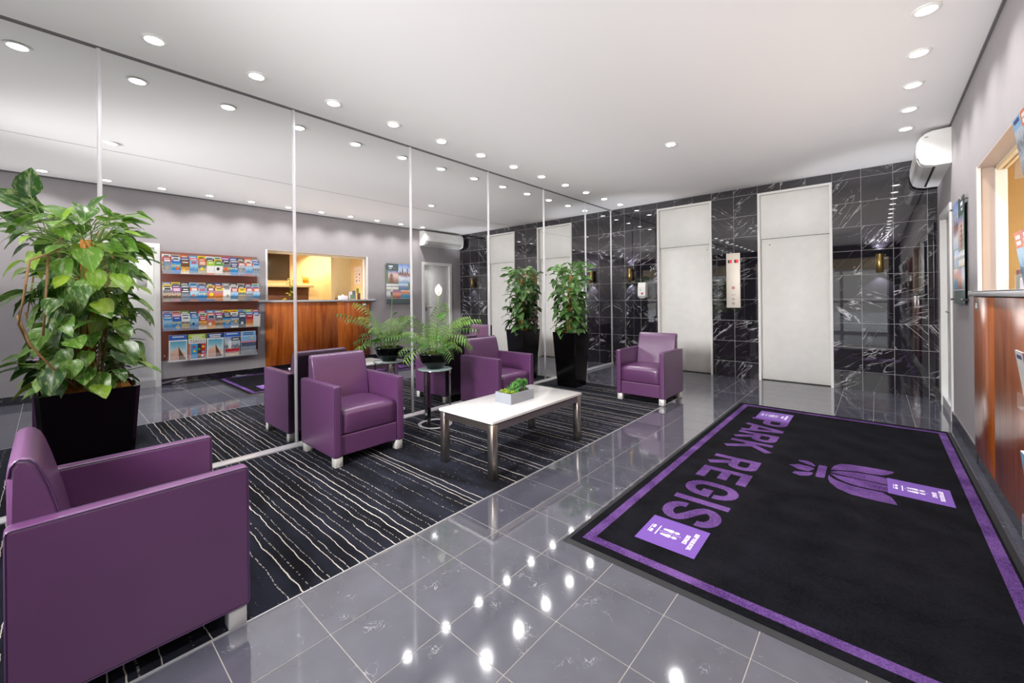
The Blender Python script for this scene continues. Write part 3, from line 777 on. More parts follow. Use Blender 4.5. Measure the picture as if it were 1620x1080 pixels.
def pothos(name, loc, label, nleaf, zlo, zhi, rad, lsize, leafm, seed, mulch_amp, top=.385, bot=.295, wild=(), rprof=None, forbid=None, hang=()):
    r = empty(name, loc); tag(r, label, 'plant'); rng = random.Random(seed)
    square_planter(r, top, bot, .722)
    mulch(r, top / 2 - .02, .70, 'coir' , mulch_amp, seed)
    MB().tube([(.0, .0, .66), (.004, .0, .95), (0, .004, 1.25), (.003, 0, zhi - .16)], [.034, .032, .030, .026], M['coir'], 10).build('moss_pole', r)
    vines = []
    for k in range(9):
        a = rng.uniform(0, 6.283); pts = []; q = MB(); zt = rng.uniform(zhi - .45, zhi - .05)
        n = 9
        for i in range(n):
            t = i / (n - 1); rr = .045 + .09 * t * rng.uniform(.5, 1.0); aa = a + 1.6 * t
            pts.append((rr * math.cos(aa), rr * math.sin(aa), .70 + (zt - .70) * t))
        q.tube(pts, .006, M['brown_stem' if k % 2 else 'stem'], 6); q.build('vine', r)
    protos = [leaf_obj('leaf', leafm, seed + k, .88 + .09 * (k % 3), .06 + .05 * (k % 3), .15 + .12 * (k % 4)) for k in range(5)]
    used_ = [False] * 5; stems = MB(); cnt = 0
    def put(base, d, nn, size, stem_from=None):
        nonlocal cnt
        k = rng.randrange(5); place_leaf(protos[k], not used_[k], r, base, d, nn, size); used_[k] = True; cnt += 1
        if stem_from is not None:
            mid = (Vector(stem_from) + base) / 2 + Vector((0, 0, .018)); stems.tube([stem_from, mid, base], .0026, 'stem', 4)
    i = 0; tries = 0
    while i < nleaf and tries < 5000:
        tries += 1
        t = (i + rng.random()) / nleaf; z = zlo + (zhi - zlo) * t; a = i * 2.39996 + rng.uniform(-.5, .5)
        k = rprof(t) if rprof else 1.0
        rr = rad * k * rng.uniform(.45, 1.0); out = Vector((math.cos(a), math.sin(a), 0))
        base = out * (rr - .3 * lsize) + Vector((0, 0, z)); tilt = rng.uniform(-1.25, .15) if t < .85 else rng.uniform(-.7, .7)
        side = Vector((-out.y, out.x, 0)) * rng.uniform(-.8, .8)
        d = (out * math.cos(tilt) + side * .6 + Vector((0, 0, math.sin(tilt)))); nn = Vector((out.x * .55, out.y * .55, 1.0)) + Vector((rng.uniform(-.4, .4), rng.uniform(-.4, .4), 0))
        if tilt < -.6: nn = Vector((out.x, out.y, .5))
        size = lsize * rng.uniform(.62, 1.12)
        tip = base + d.normalized() * size + Vector(loc)
        if tip.x < .03 or (base + Vector(loc)).x < .04: 
            i += 1; continue
        if forbid and forbid(tip): i += 1; continue
        put(base, d, nn, size, out * (rr * .25) + Vector((0, 0, z - .03 - .05 * rng.random()))); i += 1
    for (dx, dy, dz, d, nn, sz, sf) in wild: put(Vector((dx, dy, dz)), Vector(d), Vector(nn), sz, Vector(sf))
    for (pts) in hang:
        MB().tube(pts, [.0055, .0055, .005, .0045, .004][:len(pts)], 'brown_stem', 6).build('hanging_vine', r)
    stems.build('petiole', r)
    for k in range(5):
        if not used_[k]: bpy.data.objects.remove(protos[k])
    return r
near_n = (.85, -.2, .45)
pothos('potted_pothos', (.30, .145, .0046), 'tall pothos with large green leaves climbing a coir pole, nearest the camera in black planter', 225, .75, 1.68, .29, .122, 'leaf', 3, .05,
       hang=[[(.16, -.10, 1.45), (.22, -.20, 1.38), (.235, -.22, 1.20), (.225, -.235, 1.08), (.215, -.20, .96)], [(.20, -.24, 1.12), (.23, -.20, .98), (.22, -.13, .86), (.17, -.06, .76)], [(.14, -.14, 1.42), (.20, -.15, 1.2), (.21, -.16, 1.02)]], wild=[
           (.08, -.20, 1.72, (.1, -.02, .9), (.8, -.4, .2), .135, (.05, -.14, 1.52)),
           (.08, -.22, 1.66, (.2, -.65, .5), (.7, 0, .6), .13, (.05, -.12, 1.54)),
           (.10, .0, 1.66, (.3, .2, .35), (.6, -.3, .8), .14, (.02, .02, 1.5)),
           (.05, .14, 1.63, (.1, .9, .2), (.5, -.3, .9), .12, (.02, .06, 1.52)),
           (.05, .17, 1.56, (.1, .9, .05), (.5, -.3, .9), .12, (.02, .06, 1.48)),
           (.06, .17, 1.50, (.2, .9, -.1), (.5, -.2, .9), .12, (.02, .06, 1.42)),
           (.14, -.06, 1.60, (.4, -.5, .3), (.7, .3, .6), .13, (.03, .0, 1.48)),
           (.18, .08, 1.50, (.5, .5, -.2), (.7, -.3, .6), .14, (.03, .02, 1.42)),
           (.16, .02, .80, (.45, .15, -.65), (.8, -.3, .5), .13, (.1, .02, .86)),
           (.17, -.12, .80, (.35, -.2, -.85), (.8, -.3, .5), .13, (.1, -.08, .9)),
           (.15, .12, .95, (.4, .3, -.7), (.8, -.3, .5), .14, (.08, .06, 1.0))])
pothos('potted_pothos', (.425, 4.70, .0046), 'dark leaved pothos column in tall black planter at the far end of the mirrors', 285, .73, 1.63, .285, .118, 'leaf2', 11, .02, top=.375, bot=.285,
       rprof=lambda t: .85 + .2 * t)

# bowl of palm on the side table
bp_ = empty('potted_palm', (.392, 2.425, .5305)); tag(bp_, 'feathery parlour palm in a glossy black bowl on the glass side table', 'plant')
MB().lathe([(0, 0), (.070, 0), (.076, .006), (.080, .018), (.112, .048), (.132, .082), (.141, .118), (.150, .130), (.152, .142), (.149, .148), (.138, .148), (.132, .130), (.124, .115)], (0, 0, 0), 'black_gloss', 36).build('bowl', bp_)
MB().lathe([(0, .132), (.07, .128), (.130, .120)], (0, 0, 0), 'soil', 20).build('soil', bp_)
def frond(seed, length, arch, nl=15, wl=.085):
    q = MB(); pts = []; N = 14; rng = random.Random(seed)
    for i in range(N + 1):
        t = i / N; a = math.radians(82) - arch * t ** 1.5
        if i == 0: p = Vector((0, 0, 0)); pts.append(p)
        else: p = pts[-1] + Vector((0, math.cos(a), math.sin(a))) * length / N; pts.append(p)
    q.tube(pts, [.0035 * (1 - .75 * i / N) for i in range(N + 1)], 'stem', 4)
    for i in range(nl):
        t = .24 + .76 * i / (nl - 1); f = t * N; k = min(int(f), N - 1); p = pts[k].lerp(pts[k + 1], f - k); d = (pts[k + 1] - pts[k]).normalized()
        l = wl * (math.sin(PI * (.18 + .72 * (i / (nl - 1)))) ** .7) * rng.uniform(.9, 1.1)
        upv = Vector((1, 0, 0)).cross(d)
        for s in (-1, 1):
            e = (Vector((s, 0, 0)) * .85 + d * .75 - Vector((0, 0, .10))).normalized(); wv = d * .0062
            m_ = p + e * l * .5 + Vector((0, 0, .004)); tip = p + e * l + Vector((0, 0, -.038 - .02 * rng.random()))
            q.mesh([p - wv * .4, m_ - wv, tip, m_ + wv, p + wv * .4], [(0, 1, 4), (4, 1, 3), (1, 2, 3)], 'palm', True)
    return q.build('frond')
fp = [frond(1, .50, 1.35, 13, .125), frond(2, .43, 1.7, 12, .115), frond(3, .58, 1.05, 13, .13), frond(4, .34, 1.5, 10, .095)]
fu = [False] * 4; rng = random.Random(5)
for k in range(28):
    v = k % 4; a = k * 2.39996 + .3
    tiltx = {0: .10, 1: .35, 2: .02, 3: .45}[v] + rng.uniform(-.12, .35)
    wx = .392 + .33 * math.cos(a)
    if math.cos(a) < -.55 : tiltx *= .3
    o = fp[v] if not fu[v] else share(fp[v]); fu[v] = True
    o.parent = bp_; sc = rng.uniform(.85, 1.08) * (.72 if math.cos(a) < -.45 else 1)
    o.matrix_local = Matrix.Translation((.05 * math.cos(a), .05 * math.sin(a), .125)) @ Matrix.Rotation(a - PI / 2, 4, 'Z') @ Matrix.Rotation(-tiltx, 4, 'X') @ Matrix.Scale(sc, 4)
lb = leaf_obj('broad_leaf', 'lily', 77, .7, .08, .2); first = True
for (bx, by, bz, d, sz) in ((.0, .04, .47, (.2, .5, .35), .10), (.07, -.06, .20, (.8, -.4, .2), .11), (.08, .04, .20, (.7, .5, .1), .10), (.02, -.09, .22, (.3, -.9, .1), .12), (-.04, .06, .25, (-.3, .5, .6), .11), (.06, .0, .17, (.9, 0, -.1), .09)):
    place_leaf(lb, first, bp_, Vector((bx, by, bz)), Vector(d), Vector((.6, -.3, .8)), sz); first = False
    MB().tube([(bx * .5, by * .5, .12), (bx * .8, by * .8, .12 + (bz - .12) * .6), (bx, by, bz)], .0028, 'stem', 5).build('leaf_stalk', bp_)
MB().tube([(0, .02, .12), (.004, .032, .4), (.006, .05, .685)], .0026, 'stem', 5).build('flower_stalk', bp_)
sq = MB(); vs = []; fs = []; tt = [0, .12, .3, .5, .7, .85, .95, 1]; ww = [.01, .55, .9, 1.0, .82, .45, .14, 0]
for t_, w_ in zip(tt, ww):
    for s in (-1, -.5, 0, .5, 1): vs.append((s * s * w_ * .012 - .01 * t_, s * w_ * .034, t_ * .118))
for i in range(len(tt) - 1):
    for k in range(4): fs.append((i * 5 + k, i * 5 + k + 1, (i + 1) * 5 + k + 1, (i + 1) * 5 + k))
sq.mesh(vs, fs, 'spathe', True)
fl = sq.build('flower', bp_, (.006, .05, .683), (0, 0, -.75)); 
MB().lathe([(0, 0), (.0035, .004), (.004, .03), (.002, .05), (0, .052)], (0, 0, 0), 'spadix', 8).build('spadix', fl, (.010, 0, .008))

# succulent box on the coffee table
sb = empty('succulent_box', (1.415, 2.405, .3925)); tag(sb, 'grey rectangular box of small green succulents on the white coffee table', 'plant')
q = MB(); bx, by, hh, th = .080, .135, .078, .008
q.box(-bx, bx, -by, by, 0, .006, 'cement')
q.box(-bx, -bx + th, -by, by, .006, hh, 'cement'); q.box(bx - th, bx, -by, by, .006, hh, 'cement'); q.box(-bx + th, bx - th, -by, -by + th, .006, hh, 'cement'); q.box(-bx + th, bx - th, by - th, by, .006, hh, 'cement')
q.build('box', sb); MB().box(-bx + th, bx - th, -by + th, by - th, .006, .068, 'soil').build('soil', sb)
def rosette(n_, l, wd, spread, mat, seed, rise=0.0, curl=.2):
    q = MB(); rg = random.Random(seed)
    for k in range(n_):
        t = k / n_; a = k * 2.39996; el = math.radians(85 - spread * (1 - t) * 75 + rg.uniform(-8, 8)); d = Vector((math.cos(a) * math.cos(el), math.sin(a) * math.cos(el), math.sin(el)))
        s = Vector((-math.sin(a), math.cos(a), 0)); b0 = Vector((0, 0, rise * t)); ll = l * rg.uniform(.8, 1.05)
        nrm = s.cross(d)
        p1 = b0 + d * ll * .5 + nrm * wd * .3; q.mesh([b0 - s * wd * .25, p1 - s * wd * .5, b0 + d * ll + Vector((0, 0, -curl * ll * .2)), p1 + s * wd * .5, b0 + s * wd * .25, p1 - nrm * wd * .5], [(0, 1, 5), (1, 2, 5), (2, 3, 5), (3, 4, 5), (4, 0, 5), (0, 1, 3, 4), (1, 2, 3)], mat, False)
    return q.build('succulent', sb)
def ball(rad, h, seed, mat='succ'):
    q = MB(); rg = random.Random(seed)
    for k in range(110):
        u = 1 - (k + .5) / 110 * 1.75; a = k * 2.39996; c = math.sqrt(max(0, 1 - u * u)); d = Vector((c * math.cos(a), c * math.sin(a), u)); p = d * rad * .5 + Vector((0, 0, h))
        s = d.cross(Vector((0, 0, 1)));
        if s.length < .01: s = Vector((1, 0, 0))
        s.normalize(); tip = p + (d + Vector((0, 0, .25))) * rad * .62; w_ = .0036
        q.mesh([p - s * w_, p + s * w_, tip, p + s.cross(d) * w_], [(0, 1, 2), (1, 3, 2), (3, 0, 2)], mat)
    q.lathe([(0, -h + .0), (.010, -h), (.012, -h * .5), (rad * .6, -rad * .3), (rad * .54, 0), (0, rad * .5)], (0, 0, h), mat, 10)
    return q.build('succulent', sb)
z = .070
o = rosette(26, .082, .010, .9, 'succ', 1, .01); o.location = (.01, -.035, z)
o = ball(.033, .062, 2); o.location = (.018, .030, z)
o = ball(.029, .055, 3); o.location = (.022, .090, z)
o = ball(.026, .036, 4); o.location = (-.03, .035, z)
for (x, y_, l, sd) in ((-.035, -.105, .036, 5), (.012, -.100, .034, 6), (.050, -.085, .036, 7), (.055, -.045, .032, 8), (-.04, -.06, .034, 9)):
    o = rosette(14, l, .014, .85, 'succ_lime' if sd != 8 else 'succ', sd); o.location = (x, y_, z)

# ================================================================== BACK WALL FIXTURES
pn = empty('lift_call_panel', (1.960, L, 1.413)); tag(pn, 'brushed steel lift call panel with two red displays between the lift doors', 'lift panel')
M['panel_steel'] = plain('panel_steel', '#dcd2c6', .5, .3); M['red_led'] = emit('red_display', '#e0122a', 1.2); M['display_black'] = plain('display_black', '#1c0d10', .2)
MB().rbox(-.092, .092, -.014, -.0005, -.398, .398, .003, 'panel_steel', 2).build('face_plate', pn)
for x in (-.042, .042):
    d = MB().box(x - .026, x + .026, -.0165, -.0138, .255, .302, 'display_black').build('display', pn)
    MB().box(x - .004, x + .024, -.0172, -.0164, .259, .298, 'red_led').build('digit', d)
def ring_btn(z_, r_, mt, nm, x=0.0):
    o = MB().lathe([(r_ * .55, 0), (r_ * .6, .004), (r_, .004), (r_, 0)], (0, 0, 0), mt, 18).build(nm, pn, (x, -.0135, z_), (PI / 2, 0, 0)); return o
M['red_ring'] = plain('red_ring', '#b8383c', .4); M['steel_ring'] = plain('steel_ring', '#7b7672', .4, .6)
ring_btn(-.108, .021, 'red_ring', 'call_button'); ring_btn(-.272, .016, 'steel_ring', 'key_switch'); ring_btn(-.335, .018, 'steel_ring', 'key_switch')
tb = MB(); tb.poly([(-.010, -.0155, -.112), (.010, -.0155, -.112), (0, -.0155, -.098)], 'red_ring'); tb.build('up_arrow', pn)
text_mesh('LIFT', .030, 'steel_ring', Matrix.Translation((0, -.0150, -.213)) @ Matrix.Rotation(PI / 2, 4, 'X'), 'lettering', pn)

def sconce(x, label):
    s = empty('wall_sconce', (x, L, 1.562)); tag(s, label, 'wall light', 'brass wall sconces')
    MB().rbox(-.022, .022, -.03, -.0005, -.06, .06, .002, 'black_matt', 1).build('wall_bracket', s)
    MB().lathe([(.030, -.106), (.034, -.108), (.036, -.106), (.036, .106), (.034, .108), (.030, .106), (.030, -.106)], (0, -.064, 0), 'brass', 28).build('shade', s)
    for z_, rx in ((.06, PI), (-.06, 0)):
        MB().lathe([(0, 0), (.028, 0), (.028, .004), (0, .004)], (0, -.064, z_), 'lamp_cool', 16).build('lamp', s)
        lamp_spot('sconce_beam', (0, -.058, z_ * 1.85), 18.0, (.93, .94, 1), 95, .6, (rx, 0, 0), .012, s)
    return s
sconce(.374, 'brass cylinder wall sconce on the marble beside the mirrors and hand sanitiser')
sconce(3.556, 'brass cylinder wall sconce on the marble near the grey wall')

sd = empty('sanitiser_dispenser', (.592, L, 1.30)); tag(sd, 'white hand sanitiser dispenser on the black marble beside the first lift door', 'dispenser')
MB().prism([(-.0005, -.12), (-.07, -.115), (-.092, -.09), (-.088, .06), (-.075, .122), (-.055, .130), (-.0005, .130)], 0, -.066, .066, 'white_plastic').build('body', sd)
MB().rbox(-.045, .045, -.085, -.02, -.138, -.118, .006, 'grey_plastic', 2).build('drip_nozzle', sd)
M['red_logo'] = plain('red_logo', '#c8303c', .4)
MB().lathe([(0, 0), (.018, 0), (.018, .003), (0, .003)], (0, 0, 0), 'red_logo', 18).build('red_badge', sd, (.012, -.089, -.055), (PI / 2, 0, 0))
MB().lathe([(0, 0), (.011, 0), (.011, .003), (0, .003)], (0, 0, 0), 'grey_plastic', 14).build('sensor_window', sd, (-.02, -.0895, .01), (PI / 2, 0, 0))

# ================================================================== RIGHT WALL FIXTURES
ac = empty('air_conditioner', (W, 6.03, 2.545)); tag(ac, 'white split air conditioner high on the grey wall by the marble corner', 'air conditioner')
prof = [(-.0005, .163), (-.122, .158), (-.170, .143), (-.205, .110), (-.224, .060), (-.228, -.01), (-.220, -.075), (-.204, -.125), (-.175, -.148), (-.110, -.165), (-.0005, -.165)]
q = MB(); q.prism([(p[0], p[1]) for p in prof], 1, -.55, .55, 'white_plastic'); q.build('body', ac)
fpp = [(-.174, .138), (-.209, .108), (-.229, .060), (-.233, -.01), (-.2255, -.070), (-.2225, -.070), (-.230, -.01), (-.226, .058), (-.206, .104), (-.172, .134)]
q = MB(); q.prism(fpp, 1, -.535, .535, 'white_plastic'); q.build('front_cover', ac)
q = MB(); q.prism([(-.2225, -.082), (-.2065, -.128), (-.178, -.151), (-.120, -.164), (-.121, -.169), (-.180, -.156), (-.2105, -.131), (-.2265, -.083)], 1, -.49, .49, 'grey_plastic'); q.build('louvre', ac)
MB().box(-.118, -.100, -.49, .49, -.1668, -.1600, 'black_matt').build('air_slot', ac)
sv = MB()
for k in range(10): sv.box(-.20 + .0, -.125, -.49 + .109 * k - .0015, -.49 + .109 * k + .0015, -.1700 , -.1640, 'black_matt')
MB().box(-.175, -.15, -.551, -.5495, .10, .115, 'grey_plastic').build('hinge_cap', ac)

po = empty('city_poster', (W, 4.915, 1.52)); tag(po, 'glossy poster of city photographs on metal stand-offs beside the counter', 'poster')
pw, ph = .285, .42; xf = -.028
MB().box(xf, xf + .006, -pw, pw, -ph, ph, 'acrylic').build('acrylic_sheet', po)
M['poster_green'] = plain('poster_green', '#4f7d3c', .4); M['poster_dark'] = plain('poster_dark_green', '#173a38', .4)
MB().box(xf + .0065, xf + .010, -pw + .002, pw - .002, -ph + .002, ph - .002, 'poster_dark').build('backing', po)
MB().box(xf + .0058, xf + .0064, -pw + .004, pw - .004, -ph + .004, ph - .004, 'poster_green').build('green_field', po)
def ramp_mat(name, stops, scale=6, dist=.5):
    """picture printed as soft horizontal colour bands with noise, in the object's own height coordinate"""
    n = NT(name); o = n.t.nodes.new('ShaderNodeTexCoord').outputs['Generated']; sp_ = n.n('ShaderNodeSeparateXYZ'); n.l(o, sp_.inputs[0])
    nz = n.noise(n.map(o, scale=(1, 1, 1)), scale, 4, .6); f = n.math('ADD', sp_.outputs[2], n.math('MULTIPLY', n.math('SUBTRACT', nz, .5), dist))
    n.set(Base_Color=n.ramp(f, [(p_, srgb(c_)) for p_, c_ in stops]), Roughness=.3); return n.m
pics = {
 'skyline': [(0, '#8aa4c8'), (.25, '#e6e9ee'), (.42, '#7a4d58'), (.5, '#c5784a'), (.56, '#d8e2f0'), (1, '#5f87cc')],
 'pagoda': [(0, '#7b4a35'), (.3, '#a9775c'), (.5, '#d8b2a2'), (.7, '#e8c6b8'), (1, '#6069b8')],
 'white_city': [(0, '#c9b79c'), (.35, '#efe9e2'), (.55, '#60676c'), (.75, '#f3f0ec'), (1, '#b9c3cf')],
 'bay': [(0, '#36507e'), (.35, '#5a84b8'), (.5, '#8c6a5a'), (.62, '#c3d3e6'), (1, '#94b9e2')],
 'mono': [(0, '#55565c'), (.5, '#e8e8ea'), (1, '#a8aab2')],
 'sunset': [(0, '#7a2f45'), (.3, '#d8754a'), (.5, '#f0a07a'), (.75, '#b85e86'), (1, '#6f4f90')],
 'lagoon': [(0, '#2088b0'), (.4, '#38a2cc'), (.55, '#c98a50'), (.75, '#d87a4a'), (1, '#e6cfc0')]}
for k_, v_ in pics.items(): M['pic_' + k_] = ramp_mat('print_' + k_, v_, 5, .35)
def prect(mat_, a, b, t0, t1, nm='photo', dx=0.0):
    return MB().box(xf + .005 - dx, xf + .0064 - dx, -pw + 2 * pw * a, -pw + 2 * pw * b, ph - 2 * ph * t1, ph - 2 * ph * t0, mat_).build(nm, po)
prect('poster_dark', 0, .5, 0, .165, 'header'); prect('pic_skyline', .505, 1, 0, .46); prect('pic_pagoda', .08, .5, .18, .49); prect('pic_white_city', 0, .5, .5, .645)
prect('pic_bay', .51, .93, .47, .645); prect('pic_mono', 0, .25, .655, .86); prect('pic_sunset', .26, .6, .655, .86); prect('pic_lagoon', .6, 1, .655, .86)
prect('white_print', 0, 1, .863, .870, 'rule'); prect('poster_dark', 0, 1, .872, 1, 'footer')
prect('white_print', .10, .27, .05, .085, 'title_bar', .0008); prect('white_print', .12, .23, .108, .128, 'title_bar', .0008); prect('poster_green', .28, .42, .108, .128, 'title_bar', .0008)
M['tower_dark'] = plain('print_towers', '#3a3550', .4); M['pagoda_brown'] = plain('print_pagoda', '#6b3a28', .4)
sk = MB()
for (a, b, t) in ((.56, .59, .16), (.60, .63, .19), (.66, .70, .10), (.70, .72, .15), (.80, .83, .17), (.87, .91, .10), (.93, .95, .15)): sk.box(xf + .0045, xf + .0049, -pw + 2 * pw * a, -pw + 2 * pw * b, ph - 2 * ph * .24, ph - 2 * ph * t, 'tower_dark')
sk.build('skyline_towers', po)
pg = MB()
for k in range(5): 
    yy = .20 - .012 * k; pg.box(xf + .0045, xf + .0049, -pw + 2 * pw * (.21 - .12 + .012 * k), -pw + 2 * pw * (.21 + .12 - .012 * k), ph - 2 * ph * (.46 - .045 * k), ph - 2 * ph * (.44 - .045 * k), 'pagoda_brown'); pg.box(xf + .0045, xf + .0049, -pw + 2 * pw * (.21 - .06 + .006 * k), -pw + 2 * pw * (.21 + .06 - .006 * k), ph - 2 * ph * (.48 - .045 * k), ph - 2 * ph * (.46 - .045 * k), 'pagoda_brown')
pg.box(xf + .0045, xf + .0049, -pw + 2 * pw * .205, -pw + 2 * pw * .215, ph - 2 * ph * .27, ph - 2 * ph * .2, 'pagoda_brown'); pg.build('pagoda', po)
for sy in (-1, 1):
    for sz in (-1, 1):
        MB().lathe([(0, -.008), (.010, -.008), (.010, 0), (.007, .0), (.007, .034), (0, .034)], (0, 0, 0), 'chrome', 14).build('stand_off', po, (-.0345, sy * (pw + .006) , sz * (ph - .035)), (0, PI / 2, 0))

# reception counter
rc = empty('reception_counter', (W, 3.32, 0)); tag(rc, 'reception counter with polished red-brown timber front below the office opening', 'counter')
MB().rbox(-.022, -.0005, 2.385 - 3.32, 3.60 - 3.3212, .10, 1.158, .0015, 'wood', 1).build('front_panel', rc)
MB().rbox(-.022, -.0005, 3.60 - 3.3188, 4.250 - 3.32, .10, 1.158, .0015, 'wood', 1).build('front_panel', rc)
MB().box(-.010, -.0005, 2.385 - 3.32, 4.25 - 3.32, .003, .098, 'marble').build('kickboard', rc)
M['ledge_grey'] = plain('ledge_laminate', '#d4d3d4', .35)
MB().rbox(-.034, .30, 2.405 - 3.32, 4.230 - 3.32, 1.1915, 1.1985, .001, 'ledge_grey', 1).build('inner_ledge', rc)
MB().rbox(-.034, -.0008, 2.281 - 3.32, 4.382 - 3.32, 1.163, 1.199, .002, 'ledge_grey', 1).build('ledge', rc)

# opening lining and sliding-window track (structure trim)
M['jamb'] = plain('jamb_paint', '#b5a59c', .5)
tr = MB()
for y_, s in ((OP[0], 1), (OP[1], -1)):
    a, b = sorted((y_, y_ + s * .03)); tr.box(W - .006, W + .012, a, b, OP[2] + .01, OP[3], 'frame_white'); tr.box(W + .012, W + .075, *sorted((y_, y_ + s * .012)), OP[2] + .01, OP[3], 'jamb')
    tr.box(W + .075, W + .128, *sorted((y_, y_ + s * .04)), OP[2] + .01, OP[3] - .03, 'white_paint')
tr.box(W - .004, W + .128, OP[0], OP[1], OP[3] - .012, OP[3], 'jamb'); tr.box(W + .08, W + .10, OP[0], OP[1], OP[3] - .045, OP[3] - .012, 'cream'); tr.box(W + .112, W + .128, OP[0], OP[1], OP[3] - .045, OP[3] - .012, 'cream')
structure(tr.build('trim_3'))

# ---------------- things in the office
def opos(px_y, z, x): return (x, px_y, z)
M['screen_dark'] = plain('dark_screen', '#4b423c', .35); M['brown_panel'] = plain('brown_panel', '#6a4640', .5); M['tan'] = plain('tan_board', '#a98552', .6)
sc_ = empty('dark_noticeboard', (6.15, 3.26, 1.91)); tag(sc_, 'large dark board on the office wall behind the reception counter', 'board')
MB().rbox(-.03, -.0005, -.42, .27, -.27, .29, .004, 'screen_dark', 1).build('panel', sc_); 
bf = MB(); bf.box(-.034, -.030, .25, .275, -.275, .295, 'brown_panel'); bf.box(-.034, -.03, -.425, .25, .27, .295, 'brown_panel'); bf.build('frame', sc_)
sh = MB().rbox(5.93, 6.149, 2.60, 3.97, 1.485, 1.555, .003, 'cream', 1).build('office_shelf'); tag(sh, 'thick cream shelf across the office wall under the dark board', 'shelf')
bpn = MB().rbox(6.12, 6.1495, 2.60, 3.93, .85, 1.484, .003, 'brown_panel', 1).build('brown_wall_panel'); tag(bpn, 'dark red-brown panel on the office wall beneath the cream shelf', 'panel')
M['orange_pic'] = ramp_mat('print_flower', [(0, '#e0a030'), (.4, '#d85a18'), (.55, '#f0b838'), (1, '#f6dc90')], 4, .6)
pf = empty('flower_picture', (6.05, 3.84, 1.5565)); tag(pf, 'small orange flower picture standing on the cream office shelf', 'picture')
MB().rbox(-.012, .012, -.075, .075, 0, .20, .002, 'cream', 1).build('frame', pf); MB().box(-.014, -.012, -.062, .062, .015, .16, 'orange_pic').build('print', pf)
bxo = MB().rbox(5.98, 6.08, 3.50, 3.62, 1.5565, 1.64, .003, 'cream', 1).build('cream_box'); tag(bxo, 'small cream box on the office shelf beside the flower picture', 'box')

op_ = empty('office_plant', (4.62, 3.02, 1.05)); tag(op_, 'small yellow-green potted plant on the desk behind the counter', 'plant')
MB().lathe([(0, 0), (.05, 0), (.065, .11), (.06, .11), (.055, .1), (0, .1)], (0, 0, 0), 'white_plastic', 18).build('pot', op_)
M['leaf_lime'] = leafmat('lime_leaf', '#8a8a1e', '#b8b040', '#dcd27a', .4); lo = leaf_obj('leaf', 'leaf_lime', 5, .9, .08, .2); rg = random.Random(3); first = True; stq = MB()
for k in range(26):
    a = k * 2.4; z_ = .16 + .40 * rg.random(); rr = .11 * rg.random() * (1.2 - z_)
    base = Vector((rr * math.cos(a), rr * math.sin(a), z_)); place_leaf(lo, first, op_, base, Vector((math.cos(a), math.sin(a), rg.uniform(-.6, .3))), Vector((-.5, 0, .9)), .062 * rg.uniform(.7, 1.2)); first = False
    stq.tube([(0, 0, .09), (base * .5)[:], base[:]], .002, 'stem', 4)
stq.build('stalk', op_)
dk = MB().rbox(4.352, 4.95, 2.42, 4.22, 1.0, 1.045, .003, 'cream', 1); dk.box(4.88, 4.93, 2.45, 2.5, -.004, 1.0, 'cream'); dk.box(4.88, 4.93, 4.14, 4.19, -.004, 1.0, 'cream'); dk.box(4.37, 4.40, 2.45, 4.19, -.004, 1.0, 'cream')
dk = dk.build('office_desk'); tag(dk, 'cream work desk just inside the counter opening', 'desk')
tb_ = empty('tissue_box', (4.22, 3.80, 1.1990)); tag(tb_, 'white tissue box on the counter ledge', 'box'); MB().rbox(-.05, .05, -.075, .075, 0, .075, .004, 'white_print', 2).build('carton', tb_)
q = MB(); q.mesh([(-.02, -.03, .0752), (.02, -.03, .0752), (.02, .03, .0752), (-.02, .03, .0752), (-.01, -.01, .105), (.012, .012, .098)], [(0, 1, 4), (1, 2, 5), (2, 3, 5), (3, 0, 4), (1, 5, 4), (3, 4, 5)], 'white_plastic'); q.build('tissue', tb_)
ch_ = empty('card_holder', (4.22, 3.99, 1.1990)); tag(ch_, 'clear holder of green and white cards on the counter ledge', 'holder')
MB().box(-.04, .04, -.07, .07, 0, .10, 'acrylic').build('holder', ch_)
M['card_green'] = plain('card_green', '#5f7f5a', .5); M['card_grey'] = plain('card_grey', '#6c7478', .5)
MB().box(-.01, -.004, -.065, -.003, .008, .155, 'white_print').build('card', ch_); MB().box(-.012, -.006, .0, .062, .008, .175, 'card_grey').build('card', ch_); MB().box(-.03, -.024, -.05, .055, .008, .09, 'card_green').build('card', ch_)
gm = MB().rbox(4.20, 4.235, 4.10, 4.15, 1.199, 1.33, .004, 'brown_panel', 1).build('card_reader'); tag(gm, 'dark upright card reader at the end of the counter ledge', 'card reader')
nt = empty('office_notice', (5.17, 4.62, 1.74)); tag(nt, 'white printed notice with symbols on the office side wall', 'notice')
MB().box(-.16, .16, -.004, -.0005, -.20, .20, 'white_print').build('sheet', nt)
ds = MB()
for (x, z_, r_) in ((-.07, .02, .022), (-.07, -.06, .014), (-.07, -.12, .016), (.06, .04, .012), (.06, -.03, .018), (.06, -.12, .022)): ds.prism([(x + r_ * math.cos(k * PI / 4), z_ + r_ * math.sin(k * PI / 4)) for k in range(8)], 1, -.0055, -.004, 'black_matt')
ds.box(-.13, .13, -.0055, -.004, .10, .105, 'grey_plastic'); ds.build('symbol', nt)
yn = MB().box(5.14, 5.24, 4.6155, 4.6195, 1.35, 1.45, 'succ_lime').build('yellow_note'); tag(yn, 'yellow-green note stuck below the notice on the office side wall', 'note')
cab = MB().rbox(6.40, 6.645, 4.45, 5.20, .0, 1.25, .003, 'tan', 1).build('office_cabinet'); tag(cab, 'tan cabinet in the recess at the back of the office', 'cabinet')
